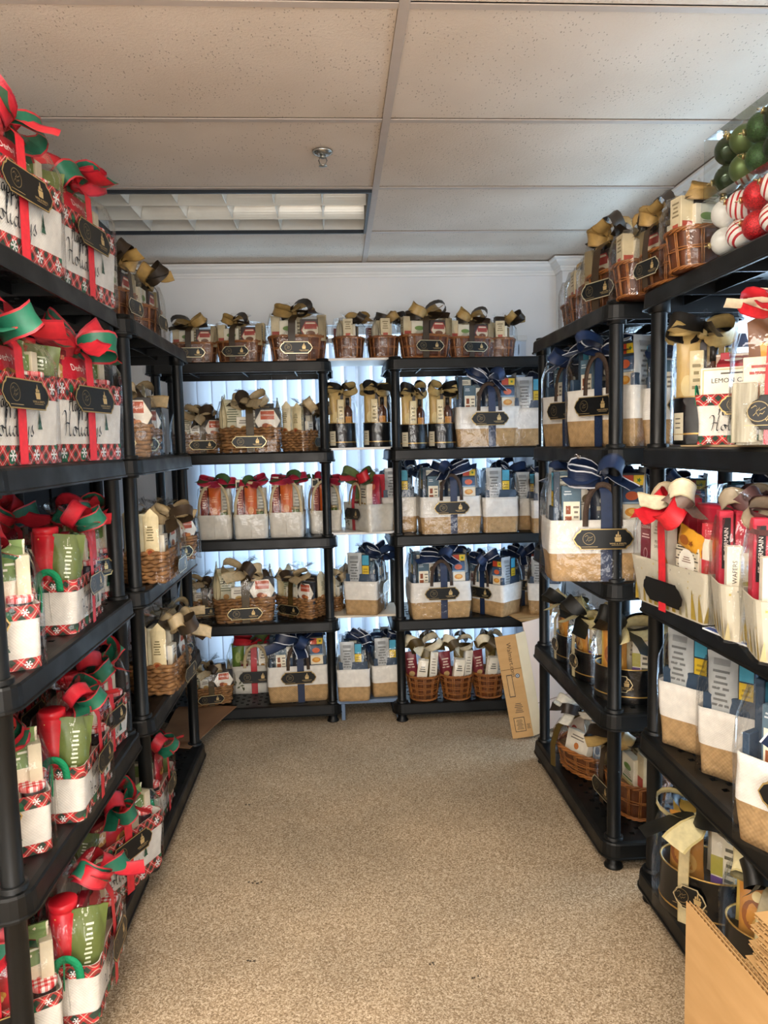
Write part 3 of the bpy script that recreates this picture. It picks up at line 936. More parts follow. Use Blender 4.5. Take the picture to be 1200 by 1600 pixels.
# ------------------------------------------------------------------ plastic racks
SH = [.10, .54, .975, 1.41, 1.86]
UW, UD = .914, .45
def shelf_mesh():
    mb = MB(); m = black_plastic()
    r = .05
    def ring(g, z): return rr(UW+2*g, UD+2*g, r+max(g, -.03), 5, z)
    prof = [(-.016, 0), (-.004, -.003), (0, -.008), (.003, -.048), (.007, -.050), (.007, -.055), (0, -.055), (-.004, -.012)]
    loft(mb, [ring(g, z) for g, z in prof], m, False)
    # slotted deck
    x0, y0 = UW/2-.016, UD/2-.016
    nx, ny = 27, 13
    xs = [-x0]+[(-.5+(k+.5)/nx)*2*(x0-.03)+s*.0085 for k in range(nx) for s in (-1, 1)]+[x0]
    ys = [-y0]+[(-.5+(k+.5)/ny)*2*(y0-.03)+s*.0085 for k in range(ny) for s in (-1, 1)]+[y0]
    NX, NY = len(xs), len(ys)
    vs = [(x, y, z) for z in (0, -.009) for y in ys for x in xs]
    def hole(i, j): return 0 <= i < NX-1 and 0 <= j < NY-1 and i % 2 == 1 and j % 2 == 1 and (i//2+j//2) % 2 == 0 and not (i < 5 and j < 5) and not (i > NX-7 and j < 5) and not (i < 5 and j > NY-7) and not (i > NX-7 and j > NY-7)
    fs = []
    q = NX*NY
    for j in range(NY-1):
        for i in range(NX-1):
            a = j*NX+i; b = a+1; c = a+NX+1; d = a+NX
            if hole(i, j):
                for p, o in ((a, b), (b, c), (c, d), (d, a)): fs.append((p, p+q, o+q, o))
            else:
                fs += [(a, b, c, d), (a+q, d+q, c+q, b+q)]
    mb.add(vs, fs, m)
    for k in (-1, 0, 1): box(mb, (k*UW/3.4, 0, -.024), (.006, UD-.02, .030), m)
    for k in (-1, 1): box(mb, (0, k*UD/5, -.022), (UW-.02, .006, .026), m)
    # corner sockets
    for sx in (-1, 1):
        for sy in (-1, 1):
            lathe(mb, [(.0285, .010), (.031, .008), (.031, -.062), (.028, -.064)], m, 18, (sx*(UW/2-.043), sy*(UD/2-.043), 0))
    return mb.mesh('shelf')
SHELF = shelf_mesh()
pm = MB()
for i in range(4):
    z0, z1 = SH[i]+.008, SH[i+1]-.060
    lathe(pm, [(.0245, z0), (.0225, z0+.004), (.0225, z1-.004), (.0245, z1)], black_plastic(), 18)
POST = pm.mesh('post')
fm = MB(); lathe(fm, [(.031, .0), (.032, .004), (.027, .010), (.023, .016), (.023, .046)], black_plastic(), 18)
FOOT = fm.mesh('foot')
def rack(cx, cy, rz, label):
    kids = [N('shelf', SHELF, (), (0, 0, z)) for z in SH]
    for sx in (-1, 1):
        for sy in (-1, 1):
            p = (sx*(UW/2-.043), sy*(UD/2-.043), 0)
            kids.append(N('post', POST, (), p)); kids.append(N('foot', FOOT, (), p))
    place(kids, 'shelf_rack', label, 'rack', (cx, cy, 0), rz, 'black plastic racks around the room')
rack(-.652-UD/2, 1.468+UW/2, 90, 'black five-shelf plastic rack full of holiday plaid totes, nearest on the left')
rack(-.635-UD/2, 2.44+UW/2, 90, 'black five-shelf plastic rack with seagrass baskets between the plaid totes and the back wall')
rack(-.012-UW/2, 3.745+UD/2, 0, 'black five-shelf plastic rack on the back wall holding the orange-bag canvas baskets')
rack(.263+UW/2, 3.705+UD/2, 0, 'black five-shelf plastic rack on the back wall with round willow baskets at the bottom')
rack(.853+UD/2, 2.294+UW/2, -90, 'black five-shelf plastic rack on the right with tins and a tray basket at its bottom')
rack(.905+UD/2, 1.27+UW/2, -90, 'black five-shelf plastic rack nearest on the right, baubles on its top')
# dark panelled sheet added on the left wall behind the left racks
db = MB(); dk = C('#141314', .6, 0, .15, 6, .15)
box(db, (XL+.010, 2.93, 1.02), (.02, 1.10, 2.04), dk, .003)
pn = []
for z0, z1 in ((.12, .95), (1.08, 1.92)):
    for y in (2.67, 3.19):
        q = MB(); box(q, (XL+.023, y, (z0+z1)/2), (.006, .38, z1-z0), dk, .003); pn.append(N('raised_panel', q))
q = MB(); box(q, (XL+.015, 2.35, 1.05), (.03, .06, 2.1), dk); box(q, (XL+.015, 3.51, 1.05), (.03, .06, 2.1), dk); box(q, (XL+.015, 2.93, 2.07), (.03, 1.10, .06), dk); pn.append(N('panel_frame', q))
structure('dark_panel_1', db, pn)
# ------------------------------------------------------------------ gift kinds (front = -Y, origin at base centre)
def holiday(mir=1, lemon=False, small=False):
    MIR[0] = mir
    W, D, H = (.255, .118, .14) if small else (.36, .13, .20)
    kx = W/.36
    bt = .026 if small else .044                       # height of the lower plaid band
    P = []
    b = MB(); tote_shell(b, W, D, 0.002, H, canvas(), .018, .03, 0, 1, .002, 6, True, True)
    bands = []
    for z0, z1 in ((.001, bt), (H-bt*1.15, H+.001)):
        t = MB(); tote_shell(t, W, D, z0, z1, plaid(), .018, .03, .0014, 1, .002, 2); bands.append(N('plaid_band', t))
    s = MB(); wm = C('#f6f4f0', .6); sr = bt*.32
    for z in (bt*.5, H-bt*.55):
        yo = D/2+.03*z+.0042
        for x in (-.135*kx, -.04*kx, .06*kx, .142*kx): snowflake(s, x, 0, sr, FR((0, -yo, z)), wm)
        for f in 'lr': snowflake(s, .012 if f == 'l' else -.014, 0, sr, FR(((-1 if f == 'l' else 1)*(W/2+.03*z+.0042), 0, z), f), wm)
    bands.append(N('snowflake_print', s))
    sm = MB()
    for sx in (-1, 1): tube(sm, [(sx*(W/2+.0005), 0, bt), (sx*(W/2+.03*H+.0005), 0, H-bt)], .0013, canvas(), 4)
    bands.append(N('end_seam', sm))
    t = MB(); ink = C('#23262b', .6); F = FR((0, -D/2-.0062, 0))
    script(t, HOL, .036*kx, -.125*kx, bt+.020*kx, ink, F, .0062*kx); script(t, HAP, .030*kx, -.105*kx, bt+.08*kx, ink, F, .0062*kx)
    gm = C('#2c5a45', .6)
    for i in range(3):
        ty = bt+.06*kx
        t.add([(.082*kx-.004-.003*i, ty-.012*i, .0012), (.082*kx+.004+.003*i, ty-.012*i, .0012), (.082*kx, ty+.02-.010*i, .0012)], [(0, 1, 2)], gm, False, F)
    bands.append(N('lettering', t, label='black script lettering and a small green tree'))
    P.append(N('tote_bag', b, bands))
    for f, sx in (('l', -1), ('r', 1)): P.append(strap(sx*(W/2+.0075), 0, H-bt*1.0, .05 if small else .06, .055, .017, '#1f8a5c', f, .004))
    Z, hh = (H-.08, .215) if small else (H-.09, .185)
    if lemon:
        P.append(pack(.175, .03, .155, '#efe6cf', (-.035, -.034, Z), [('r', .03, .03, .97, .97, '#c9b98c'), ('r', .05, .05, .95, .95, '#f3ecda'), ('n', .3, .86, .7, .92, '#4a4438', 1), ('t', .5, .76, .018, 'LEMON CAKES', '#2c2a26'), ('e', .8, .62, .012, '#d9b04a', .008)]))
        P.append(pack(.175, .09, .03, '#8c1a24', (.005, .01, Z+.150), [('r', .02, .1, .98, .9, '#a5242e')], top=[('e', .22, .5, .024, '#efe4d4', .02), ('n', .45, .25, .85, .75, '#e3b9b0', 3)], rot=(.3, 0, 0)))
        P.append(pack(.15, .02, .20, '#b39a84', (-.02, .055, Z), [('n', .0, .0, 1, 1, '#e9e0d2', 22)]))
    else:
        P.append(pouch(.16*kx, .05*kx, hh, '#e9dfc6', (.082*kx, -.002, Z), [('r', 0, .82, 1, 1, '#7b9657'), ('r', .50, .60, .97, .82, '#6d8a4c'), ('t', .25, .76, .014*kx, 'POPCORN', '#4a3b28', .25), ('n', .56, .63, .92, .79, '#eef0df', 3), ('r', .62, .0, 1, .24, '#5f8046'), ('c', .28, .55, .026*kx, '#f6f0e0'), ('n', .2, .5, .38, .6, '#8a7a68', 3)], top='#6d8a4c'))
        P.append(pouch(.13*kx, .035*kx, hh*.82, '#c81d30', (-.005*kx, -.037*kx-.002, Z), [('t', .5, .82, .024*kx, "Derby's", '#fbeee4'), ('e', .5, .56, .034*kx, '#d99b3c', .018*kx), ('c', .62, .52, .012*kx, '#f3dc7a'), ('c', .42, .6, .012*kx, '#8f5a24'), ('t', .5, .36, .015*kx, 'Cashew Brittle', '#fbeee4')]))
        P.append(pack(.085*kx, .028*kx, hh*.9, '#7d1522', (-.085*kx, -.026*kx, Z), [('r', .1, .1, .9, .45, '#a8383e'), ('e', .5, .66, .03*kx, '#c99a54', .022*kx), ('s', .5, .66, .018*kx, '#ead8b4'), ('t', .5, .88, .014*kx, 'TRUFFLES', '#ecc98c')]))
    P.append(jar((.135*kx, -.03, H-.045), .025, .062))
    P.append(jar((.150*kx, .024, H-.04), .022, .06))
    xe = W/2-.036
    if not lemon: P.append(canister((-xe, .013, Z), .031, hh*.98))
    if not lemon: P.append(pouch(.078, .03, hh*.9, '#616f37', (-xe-.012, -.022, Z), [('n', .38, .15, .62, .85, '#dfe6c8', 13), ('e', .5, .08, .016, '#4d5c26', .010)], (0, .13, R(-66)*mir)))
    P.append(pack(.024, .05, hh*.93, '#a82a36', (-xe+.025, .03, Z), side=[('r', .2, .15, .8, .5, '#efe6da'), ('n', .25, .2, .75, .45, '#7d5a4a', 4), ('t', .5, .72, .018, 'LAMBERTZ', '#f6e9dd', math.pi/2)]))
    P.append(pack(.028, .06, hh*.85, '#d9cdb0', (W/2-.022, .0, Z), side=[('r', .1, .72, .9, .95, '#7f9658'), ('n', .2, .4, .8, .65, '#a89a7c', 3)]))
    zt = Z+hh
    if not lemon: P.append(front_ribbon(-D/2-.012, H, -D/2+.025, zt-.012, .036 if not small else .028, '#d42a35', '#b8212b', -.005, -D/2-.012, H+(zt-H)*.6))
    P.append(tag(-D/2-.022, H-.045*kx, .20*kx, .066*(kx if not small else .78), .0, tilt=-.08))
    if not lemon: P.append(bow((0, -D/2+.022, zt-.008), '#c22632', '#1c6048', '#98182a', '#ac2c34', .092 if not small else .072, .047 if not small else .04, 4, 3, 11))
    if not lemon: P.append(wrap(W, D, H, zt-.02, zt+.012, .035, 2, .012))
    MIR[0] = 1
    return P
def navy(mir=1, W=.31, D=.185, H=.195):
    MIR[0] = mir
    P = []
    b = MB(); tote_shell(b, W, D, .09, H, canvas(), .02, .035, .0008, 4, .0022, 4, True)
    c = MB(); tote_shell(c, W, D, .002, .092, burlap(), .02, .035, 0, 4, .0022, 4, False, True)
    P.append(N('tote_bag', b, [N('burlap_base', c, label='brown burlap lower half')]))
    for f in 'fb': P.append(strap(.0, (-1 if f == 'f' else 1)*(D/2+.009), H-.02, .13, .105, .017, '#4a3c33', f, -.004))
    Z = H-.06
    P.append(pack(.062, .045, .21, '#e8e2cf', (-.105, .0, Z), [('r', 0, .93, 1, 1, '#56707e'), ('t', .5, .78, .013, 'COOKIE', '#3a3a34'), ('t', .5, .70, .013, 'STRAWS', '#3a3a34'), ('n', .2, .84, .8, .9, '#6a675c', 2), ('r', 0, 0, 1, .2, '#5f7b87')]))
    P.append(pack(.06, .03, .165, '#4f6b7c', (-.088, -.05, Z), [('r', .08, .2, .92, .7, '#f3ead2'), ('r', .2, .46, .45, .62, '#8f4a26'), ('r', .16, .26, .5, .42, '#a0552c'), ('n', .58, .26, .88, .64, '#8a8070', 4), ('n', .1, .82, .5, .92, '#c8d2d6', 2)]))
    P.append(pack(.055, .045, .17, '#efe8d6', (-.038, -.028, Z), [('r', 0, .9, 1, 1, '#4b5c66'), ('c', .5, .72, .015, '#6b5a3a'), ('r', .45, .25, .95, .55, '#34506e'), ('n', .1, .6, .9, .68, '#8a8070', 2)]))
    P.append(pouch(.085, .04, .19, '#17202f', (.012, -.05, Z-.02), [('r', .2, .25, .8, .5, '#2e3a46'), ('n', .25, .28, .75, .48, '#cfd4d6', 4), ('c', .5, .72, .014, '#d9d4c4'), ('r', .2, .56, .8, .63, '#8f8a78')], rough=.3))
    P.append(pack(.07, .04, .05, '#f1e4c9', (.102, -.052, Z+.055), [('e', .42, .5, .022, '#dd9433', .014), ('e', .45, .55, .013, '#f0b95a', .008)]))
    P.append(pack(.078, .05, .055, '#37527a', (.1, -.05, Z), [('e', .45, .5, .018, '#e07a3a', .012)]))
    P.append(pack(.075, .045, .05, '#3f5a7a', (.1, -.048, Z+.106), [('e', .45, .5, .020, '#d8653a', .014), ('r', 0, 0, 1, .12, '#9fb6c9')]))
    P.append(pack(.07, .05, .045, '#3a3f45', (.1, -.045, Z+.157), [('r', .04, .15, .5, .85, '#c2452a'), ('r', .52, .15, .97, .85, '#d9b62e'), ('s', .75, .5, .009, '#4a7a2c')]))
    for sx in (-1, 1):
        x = sx*.132
        P.append(pack(.02, .045, .21, '#26384a', (x, -.03 if sx < 0 else .03, Z), side=[('r', .08, .72, .92, .98, '#4aa6c4'), ('r', .08, .44, .92, .70, '#d9b92a'), ('r', .08, .16, .92, .42, '#4aa6c4'), ('n', .2, .5, .8, .64, '#a88a20', 2)]))
        P.append(pouch(.085, .03, .22, '#aeb2b2', (x+sx*.004, .035 if sx < 0 else -.035, Z), [('n', .2, .3, .8, .8, '#6d6f6e', 7), ('r', .2, .84, .8, .92, '#8c8f90')], (0, 0, R(90)*sx*(1 if mir > 0 else 1)*-1 if False else R(-90 if sx < 0 else 90)*mir), rough=.25))
        P.append(pack(.016, .17, .11, '#33475c', (sx*.140, 0, Z-.01)))
    P.append(pack(.2, .05, .2, '#41566c', (0, .045, Z), [('n', .1, .6, .9, .9, '#8fa3b4', 3)]))
    P.append(front_ribbon(-D/2-.012, H, -.068, .318, .036, '#182a4a', '#121d36', .012, -D/2-.010, .275))
    P.append(tag(-D/2-.022, H-.058, .185, .064, .0))
    P.append(bow((0, -.075, .322), '#15233f', '#1d2e50', '#c9ccd2', '#0f1a30', .095, .048, 5, 3, 5))
    P.append(wrap(W, D, H, .335, .362, .03, 5, .013))
    MIR[0] = 1
    return P
def weave_body(P, W, D, H, taper, n_sup, rod, chip, name, rods, stakes, open_=True, fill='#7a5a38', rim_r=.006):
    """willow basket: chip wall, upright stakes, thin weavers, twisted rims"""
    def pt(a, z, off=0.0):
        k = 1-taper*(1-z/H)
        c, s = math.cos(a), math.sin(a)
        e = 2/n_sup
        x = (W/2+off)*math.copysign(abs(c)**e, c)*k; y = (D/2+off)*math.copysign(abs(s)**e, s)*k
        return x, y
    NS = 72
    wl = MB()
    rings = []
    for i in range(5):
        z = .004+(H-.012)*i/4
        rings.append([(*pt(2*math.pi*j/NS, z, -.003+(.0012 if (j//3) % 2 else -.0012)), z) for j in range(NS)])
    loft(wl, rings, chip, True, True)
    fl = MB(); fl.add([(*pt(2*math.pi*j/NS, H, -.006), H-.02) for j in range(NS)], [tuple(range(NS))], C(fill, .95, 0, .35, 120))
    kids = []
    wv = MB()
    for z in rods:
        for o in (-.0035, .0035):
            tube(wv, [(*pt(2*math.pi*j/NS, z, .0012+.0022*math.sin(j*stakes*math.pi/NS+(0 if o < 0 else math.pi))), z+o) for j in range(NS)], .0022, rod, 5, True)
    kids.append(N('weaver_rods', wv))
    st = MB()
    for k in range(stakes):
        for o in (-.0035, .0035):
            a = 2*math.pi*k/stakes+.1
            tube(st, [(*pt(a+o/(W*.4), z, .0012), z) for z in (.004, H*.35, H*.7, H-.006)], .0026, rod, 5)
    kids.append(N('stakes', st))
    for z, nm, th in ((H-.004, 'rim', rim_r), (.008, 'foot_rim', rim_r*.8)):
        r = MB()
        for s in range(3):
            ph = 2*math.pi*s/3
            tube(r, [(*pt(2*math.pi*j/NS, z, .002+th*.75*math.cos(j*.72+ph)), z+th*.75*math.sin(j*.72+ph)) for j in range(NS)], th*.62, rod, 5, True)
        kids.append(N(nm, r))
    kids.append(N('straw_filling', fl))
    P.append(N(name, wl, kids))
def willow(mir=1, W=.29, D=.19, H=.125):
    MIR[0] = mir
    P = []
    weave_body(P, W-.012, D-.012, H, .13, 2.6, willow_rod(), willow_chip(), 'willow_basket', (H*.52,), 14)
    Z = H-.025
    P.append(pack(.085, .03, .10, '#e4dcc4', (-.045, -.028, Z), [('r', 0, .0, 1, .16, '#c9b878'), ('r', .1, .2, .9, .26, '#5d7a34'), ('e', .5, .62, .026, '#6f8f45', .012), ('n', .2, .3, .8, .5, '#8a8468', 3)]))
    P.append(pack(.10, .028, .105, '#3a2a24', (.062, -.036, Z), [('h', .5, .5, .047, '#a8453a'), ('h', .5, .5, .042, '#d9ccb0'), ('r', .2, .55, .8, .78, '#a03c30'), ('e', .5, .36, .022, '#7a4a2a', .012)]))
    P.append(pack(.05, .045, .13, '#cdbd97', (.0, .03, Z), [('n', .2, .3, .8, .8, '#7a6a48', 4)]))
    P.append(pack(.045, .055, .125, '#d6c7a2', (-.105, .0, Z), [('r', .1, .1, .9, .4, '#b04a38')], [('n', .2, .5, .8, .9, '#8a7a58', 4), ('r', .25, .08, .75, .35, '#b8523c')]))
    P.append(pack(.045, .055, .132, '#c6b288', (.118, .02, Z), [('n', .2, .3, .8, .9, '#7d6d4c', 5)], [('n', .2, .45, .8, .9, '#7d6d4c', 5), ('c', .5, .22, .013, '#b8523c')]))
    P.append(pack(.036, .05, .115, '#9c8a63', (.116, -.035, Z), side=[('n', .2, .3, .8, .9, '#e0d6bc', 5)]))
    P.append(pack(.036, .05, .105, '#7d2a24', (.110, .065, Z), side=[('r', .15, .1, .85, .5, '#a8453a'), ('n', .2, .55, .8, .9, '#d9b890', 3)]))
    P.append(pouch(.09, .04, .13, '#d8d0b8', (-.03, .05, Z), [('c', .5, .5, .022, '#8a6a44')]))
    P.append(front_ribbon(-D/2-.008, H, -.055, .228, .034, '#3a2c1c', '#2a1f14', -.03, -D/2-.004, .19))
    P.append(tag(-D/2-.017, H*.5, .155, .056, -.01, '#d9cda8'))
    P.append(bow((-.015, -.055, .232), '#a98a52', '#2e2419', '#8a6c3a', None, .085, .044, 4, 3, 21))
    P.append(wrap(W-.02, D-.02, H, .232, .25, .03, 7, .012, .06))
    MIR[0] = 1
    return P
def seagrass(mir=1, W=.30, D=.19, H=.115):
    MIR[0] = mir
    P = []
    b = MB(); g = grass_strand(); rows = 8
    def pts(z, off): return [(p[0], p[1], z) for p in rr2(W-.02+2*off, D-.02+2*off, .03)]
    def rr2(w_, d_, r_):
        base = rr(w_, d_, r_, 3); out = []
        for j in range(len(base)):
            p, q = base[j], base[(j+1) % len(base)]
            L = math.hypot(q[0]-p[0], q[1]-p[1]); k = max(1, int(L/.009))
            for s in range(k): out.append((p[0]+(q[0]-p[0])*s/k, p[1]+(q[1]-p[1])*s/k))
        return out
    base = rr2(W-.02, D-.02, .03); NB = len(base)
    for i in range(rows):
        z = .008+i*(H-.012)/(rows-1); k = .9+.1*i/(rows-1)
        path, rad = [], []
        for j, p in enumerate(base):
            ph = math.sin(j*math.pi/2.2+(i % 2)*math.pi)
            l_ = math.hypot(*p)
            path.append((p[0]*k*(1+.004*ph/l_), p[1]*k*(1+.004*ph/l_), z+.0022*math.cos(j*math.pi/2.2+i)))
            rad.append(.0078+.0016*ph)
        tube(b, path, rad, g, 6, True)
    inn = MB(); inn.add([(p[0]*.97, p[1]*.96, H-.018) for p in base], [tuple(range(NB))], C('#6d5232', .95, 0, .35, 120))
    inn.add([(p[0]*.9, p[1]*.9, .003) for p in base], [tuple(reversed(range(NB)))], g)
    P.append(N('seagrass_basket', b, [N('straw_filling', inn)]))
    Z = H-.03
    P.append(pack(.085, .035, .17, '#d9d3b4', (-.085, -.01, Z), [('n', .15, .35, .85, .75, '#6d7456', 6), ('r', .1, .8, .9, .9, '#b9b48f'), ('c', .5, .2, .014, '#b9884a')]))
    P.append(pack(.06, .02, .085, '#f2ead6', (-.032, -.055, Z), [('e', .6, .35, .017, '#c9a058', .014), ('n', .2, .6, .8, .85, '#8a8070', 2)]))
    P.append(pack(.115, .03, .125, '#1d1a1a', (.085, -.05, Z), [('h', .5, .5, .061, '#e4d9c2'), ('h', .5, .5, .058, '#f4ecdc'), ('r', .22, .56, .78, .88, '#c0532f'), ('t', .5, .72, .014, 'FROMAGGIO', '#f6ead6'), ('e', .42, .32, .018, '#a0522c', .013), ('e', .58, .30, .014, '#d98a4a', .010)]))
    P.append(pack(.05, .03, .13, '#efe7d2', (.022, -.03, Z), [('n', .2, .2, .8, .7, '#9a8f78', 4)]))
    P.append(pack(.12, .04, .15, '#2c2522', (.05, .03, Z), [('n', .1, .7, .9, .95, '#8a7a60', 2)]))
    for k, (y, c) in enumerate(((-.035, '#e4d3a6'), (.035, '#efe2c0'))):
        P.append(pouch(.058, .034, .16+.012*k, c, (-.128, y, Z), [('e', .45, .2, .017, '#c98a52', .015), ('c', .45, .2, .009, '#9c4a2a'), ('n', .25, .45, .75, .8, '#7d7048', 6)], (0, 0, R(-90)*mir), peak=.03, rough=.5))
    P.append(pouch(.06, .034, .15, '#e9dcb8', (.128, .02, Z), [('e', .45, .2, .017, '#c98a52', .015), ('n', .25, .45, .75, .8, '#7d7048', 6)], (0, 0, R(90)*mir), peak=.03, rough=.5))
    P.append(front_ribbon(-D/2-.006, H, -.07, .226, .036, '#4a3a1a', '#2f2412', .005, -D/2-.004, .18))
    P.append(tag(-D/2-.020, H*.44, .165, .054, .0, '#cdbb8c'))
    P.append(bow((0, -.075, .228), '#c2ac86', '#3a2d20', '#a98f62', None, .088, .045, 5, 3, 31))
    P.append(wrap(W-.01, D-.01, H, .245, .268, .035, 9, .014, .04))
    MIR[0] = 1
    return P
def cream_basket():
    W, D, H = .165, .16, .125
    P = []
    b = MB(); tote_shell(b, W, D, .002, H, cream_canvas(), .022, .03, 0, 2, .002, 4, True, True)
    hm = MB(); tote_shell(hm, W, D, H-.022, H+.0008, cream_canvas(), .022, .03, .0016, 2, .002, 1)
    sm = MB(); tube(sm, [(0, -D/2-.001, .004), (0, -D/2-.005, .06), (0, -D/2-.006, H)], .0016, cream_canvas(), 5)
    P.append(N('fabric_basket', b, [N('hem', hm), N('seam', sm)]))
    Z = H-.03
    P.append(pack(.036, .04, .205, '#7e2418', (-.052, -.035, Z), [('n', .2, .3, .8, .72, '#c98a6a', 7), ('r', .0, .0, 1, .14, '#c2a05a'), ('r', 0, .76, 1, 1, '#d9d0bc'), ('r', .12, .80, .88, .94, '#20241c')]))
    P.append(pouch(.062, .035, .165, '#cf6227', (.002, -.045, Z), [('n', .25, .55, .75, .75, '#e8a06a', 3), ('e', .5, .3, .014, '#e49a5c', .02)], peak=.015))
    P.append(pouch(.06, .03, .16, '#c6c4b4', (.052, -.02, Z), [('n', .2, .3, .8, .8, '#8f8f84', 5)], rough=.25))
    P.append(jar((.045, -.052, Z), .018, .055, '#6d7a3c', '#c9b48a'))
    P.append(pack(.09, .03, .18, '#8f2a24', (-.01, .03, Z)))
    for f in 'fb': P.append(strap(.0, (-1 if f == 'f' else 1)*(D/2+.001), H-.01, .17, .15, .014, '#cbb994', f, -.02))
    P.append(bow((.015, -.03, .28), '#9e1c34', '#3f5a34', '#c4506a', '#2c4428', .075, .038, 5, 3, 41))
    P.append(wrap(W, D, H, .26, .28, .03, 4, .008))
    return P
def holly_tote():
    W, D, H = .29, .165, .155
    P = []
    b = MB(); tote_shell(b, W, D, .002, H, cream_canvas(), .022, .035, 0, 3, .003, 5, True, True)
    pr = MB(); F = FR((0, -D/2-.0075, .0)); gm = C('#5b5f3c', .7)
    for k in range(7):
        a = k*.9; x, y = -.095+.018*math.cos(a*1.3)*(1+k*.12), .05+.02*math.sin(a)
        c, s = math.cos(a), math.sin(a)
        pr.add([(x-.012*c, y-.012*s, .001), (x+.005*s, y-.005*c, .001), (x+.012*c, y+.012*s, .001), (x-.005*s, y+.005*c, .001)], [(0, 1, 2, 3)], gm, False, F)
    P.append(N('tote_bag', b, [N('holly_print', pr)]))
    Z = H-.04
    P.append(pack(.075, .04, .15, '#eee6d0', (.05, -.04, Z), [('n', .15, .45, .85, .85, '#5a574c', 4), ('e', .3, .2, .012, '#b8863a', .016), ('e', .7, .18, .012, '#c9a04a', .018)]))
    P.append(pouch(.07, .04, .19, '#a5283c', (.112, -.01, Z), [('n', .2, .2, .8, .5, '#d98a94', 4), ('c', .5, .7, .016, '#d96a4a')]))
    P.append(pack(.08, .05, .2, '#c2303a', (.055, .03, Z), [('e', .5, .8, .02, '#d9804a', .018)]))
    P.append(pouch(.07, .04, .15, '#6f8a3a', (-.1, -.01, Z), [('e', .5, .5, .014, '#a8b86a', .03)]))
    P.append(pack(.07, .05, .16, '#d8cdb4', (-.03, .01, Z), [('n', .2, .3, .8, .8, '#7d705a', 4)]))
    P.append(jar((-.065, -.05, Z), .02, .06, '#7a1c24', '#c9b48a'))
    for f in 'fb': P.append(strap(.0, (-1 if f == 'f' else 1)*(D/2+.006), H-.01, .12, .12, .016, '#c9b68e', f, -.01))
    P.append(front_ribbon(-D/2-.010, H, -.05, .285, .034, '#b8222c', '#8e1822', -.01, -D/2+.0, .25))
    P.append(tag(-D/2-.020, H*.62, .175, .062, -.005, '#3a362c', tilt=-.05))
    P.append(bow((0, -.05, .285), '#b8222c', '#5a6a3c', '#8e1822', '#44522c', .095, .05, 4, 3, 51))
    P.append(wrap(W, D, H, .275, .305, .04, 6, .012))
    return P
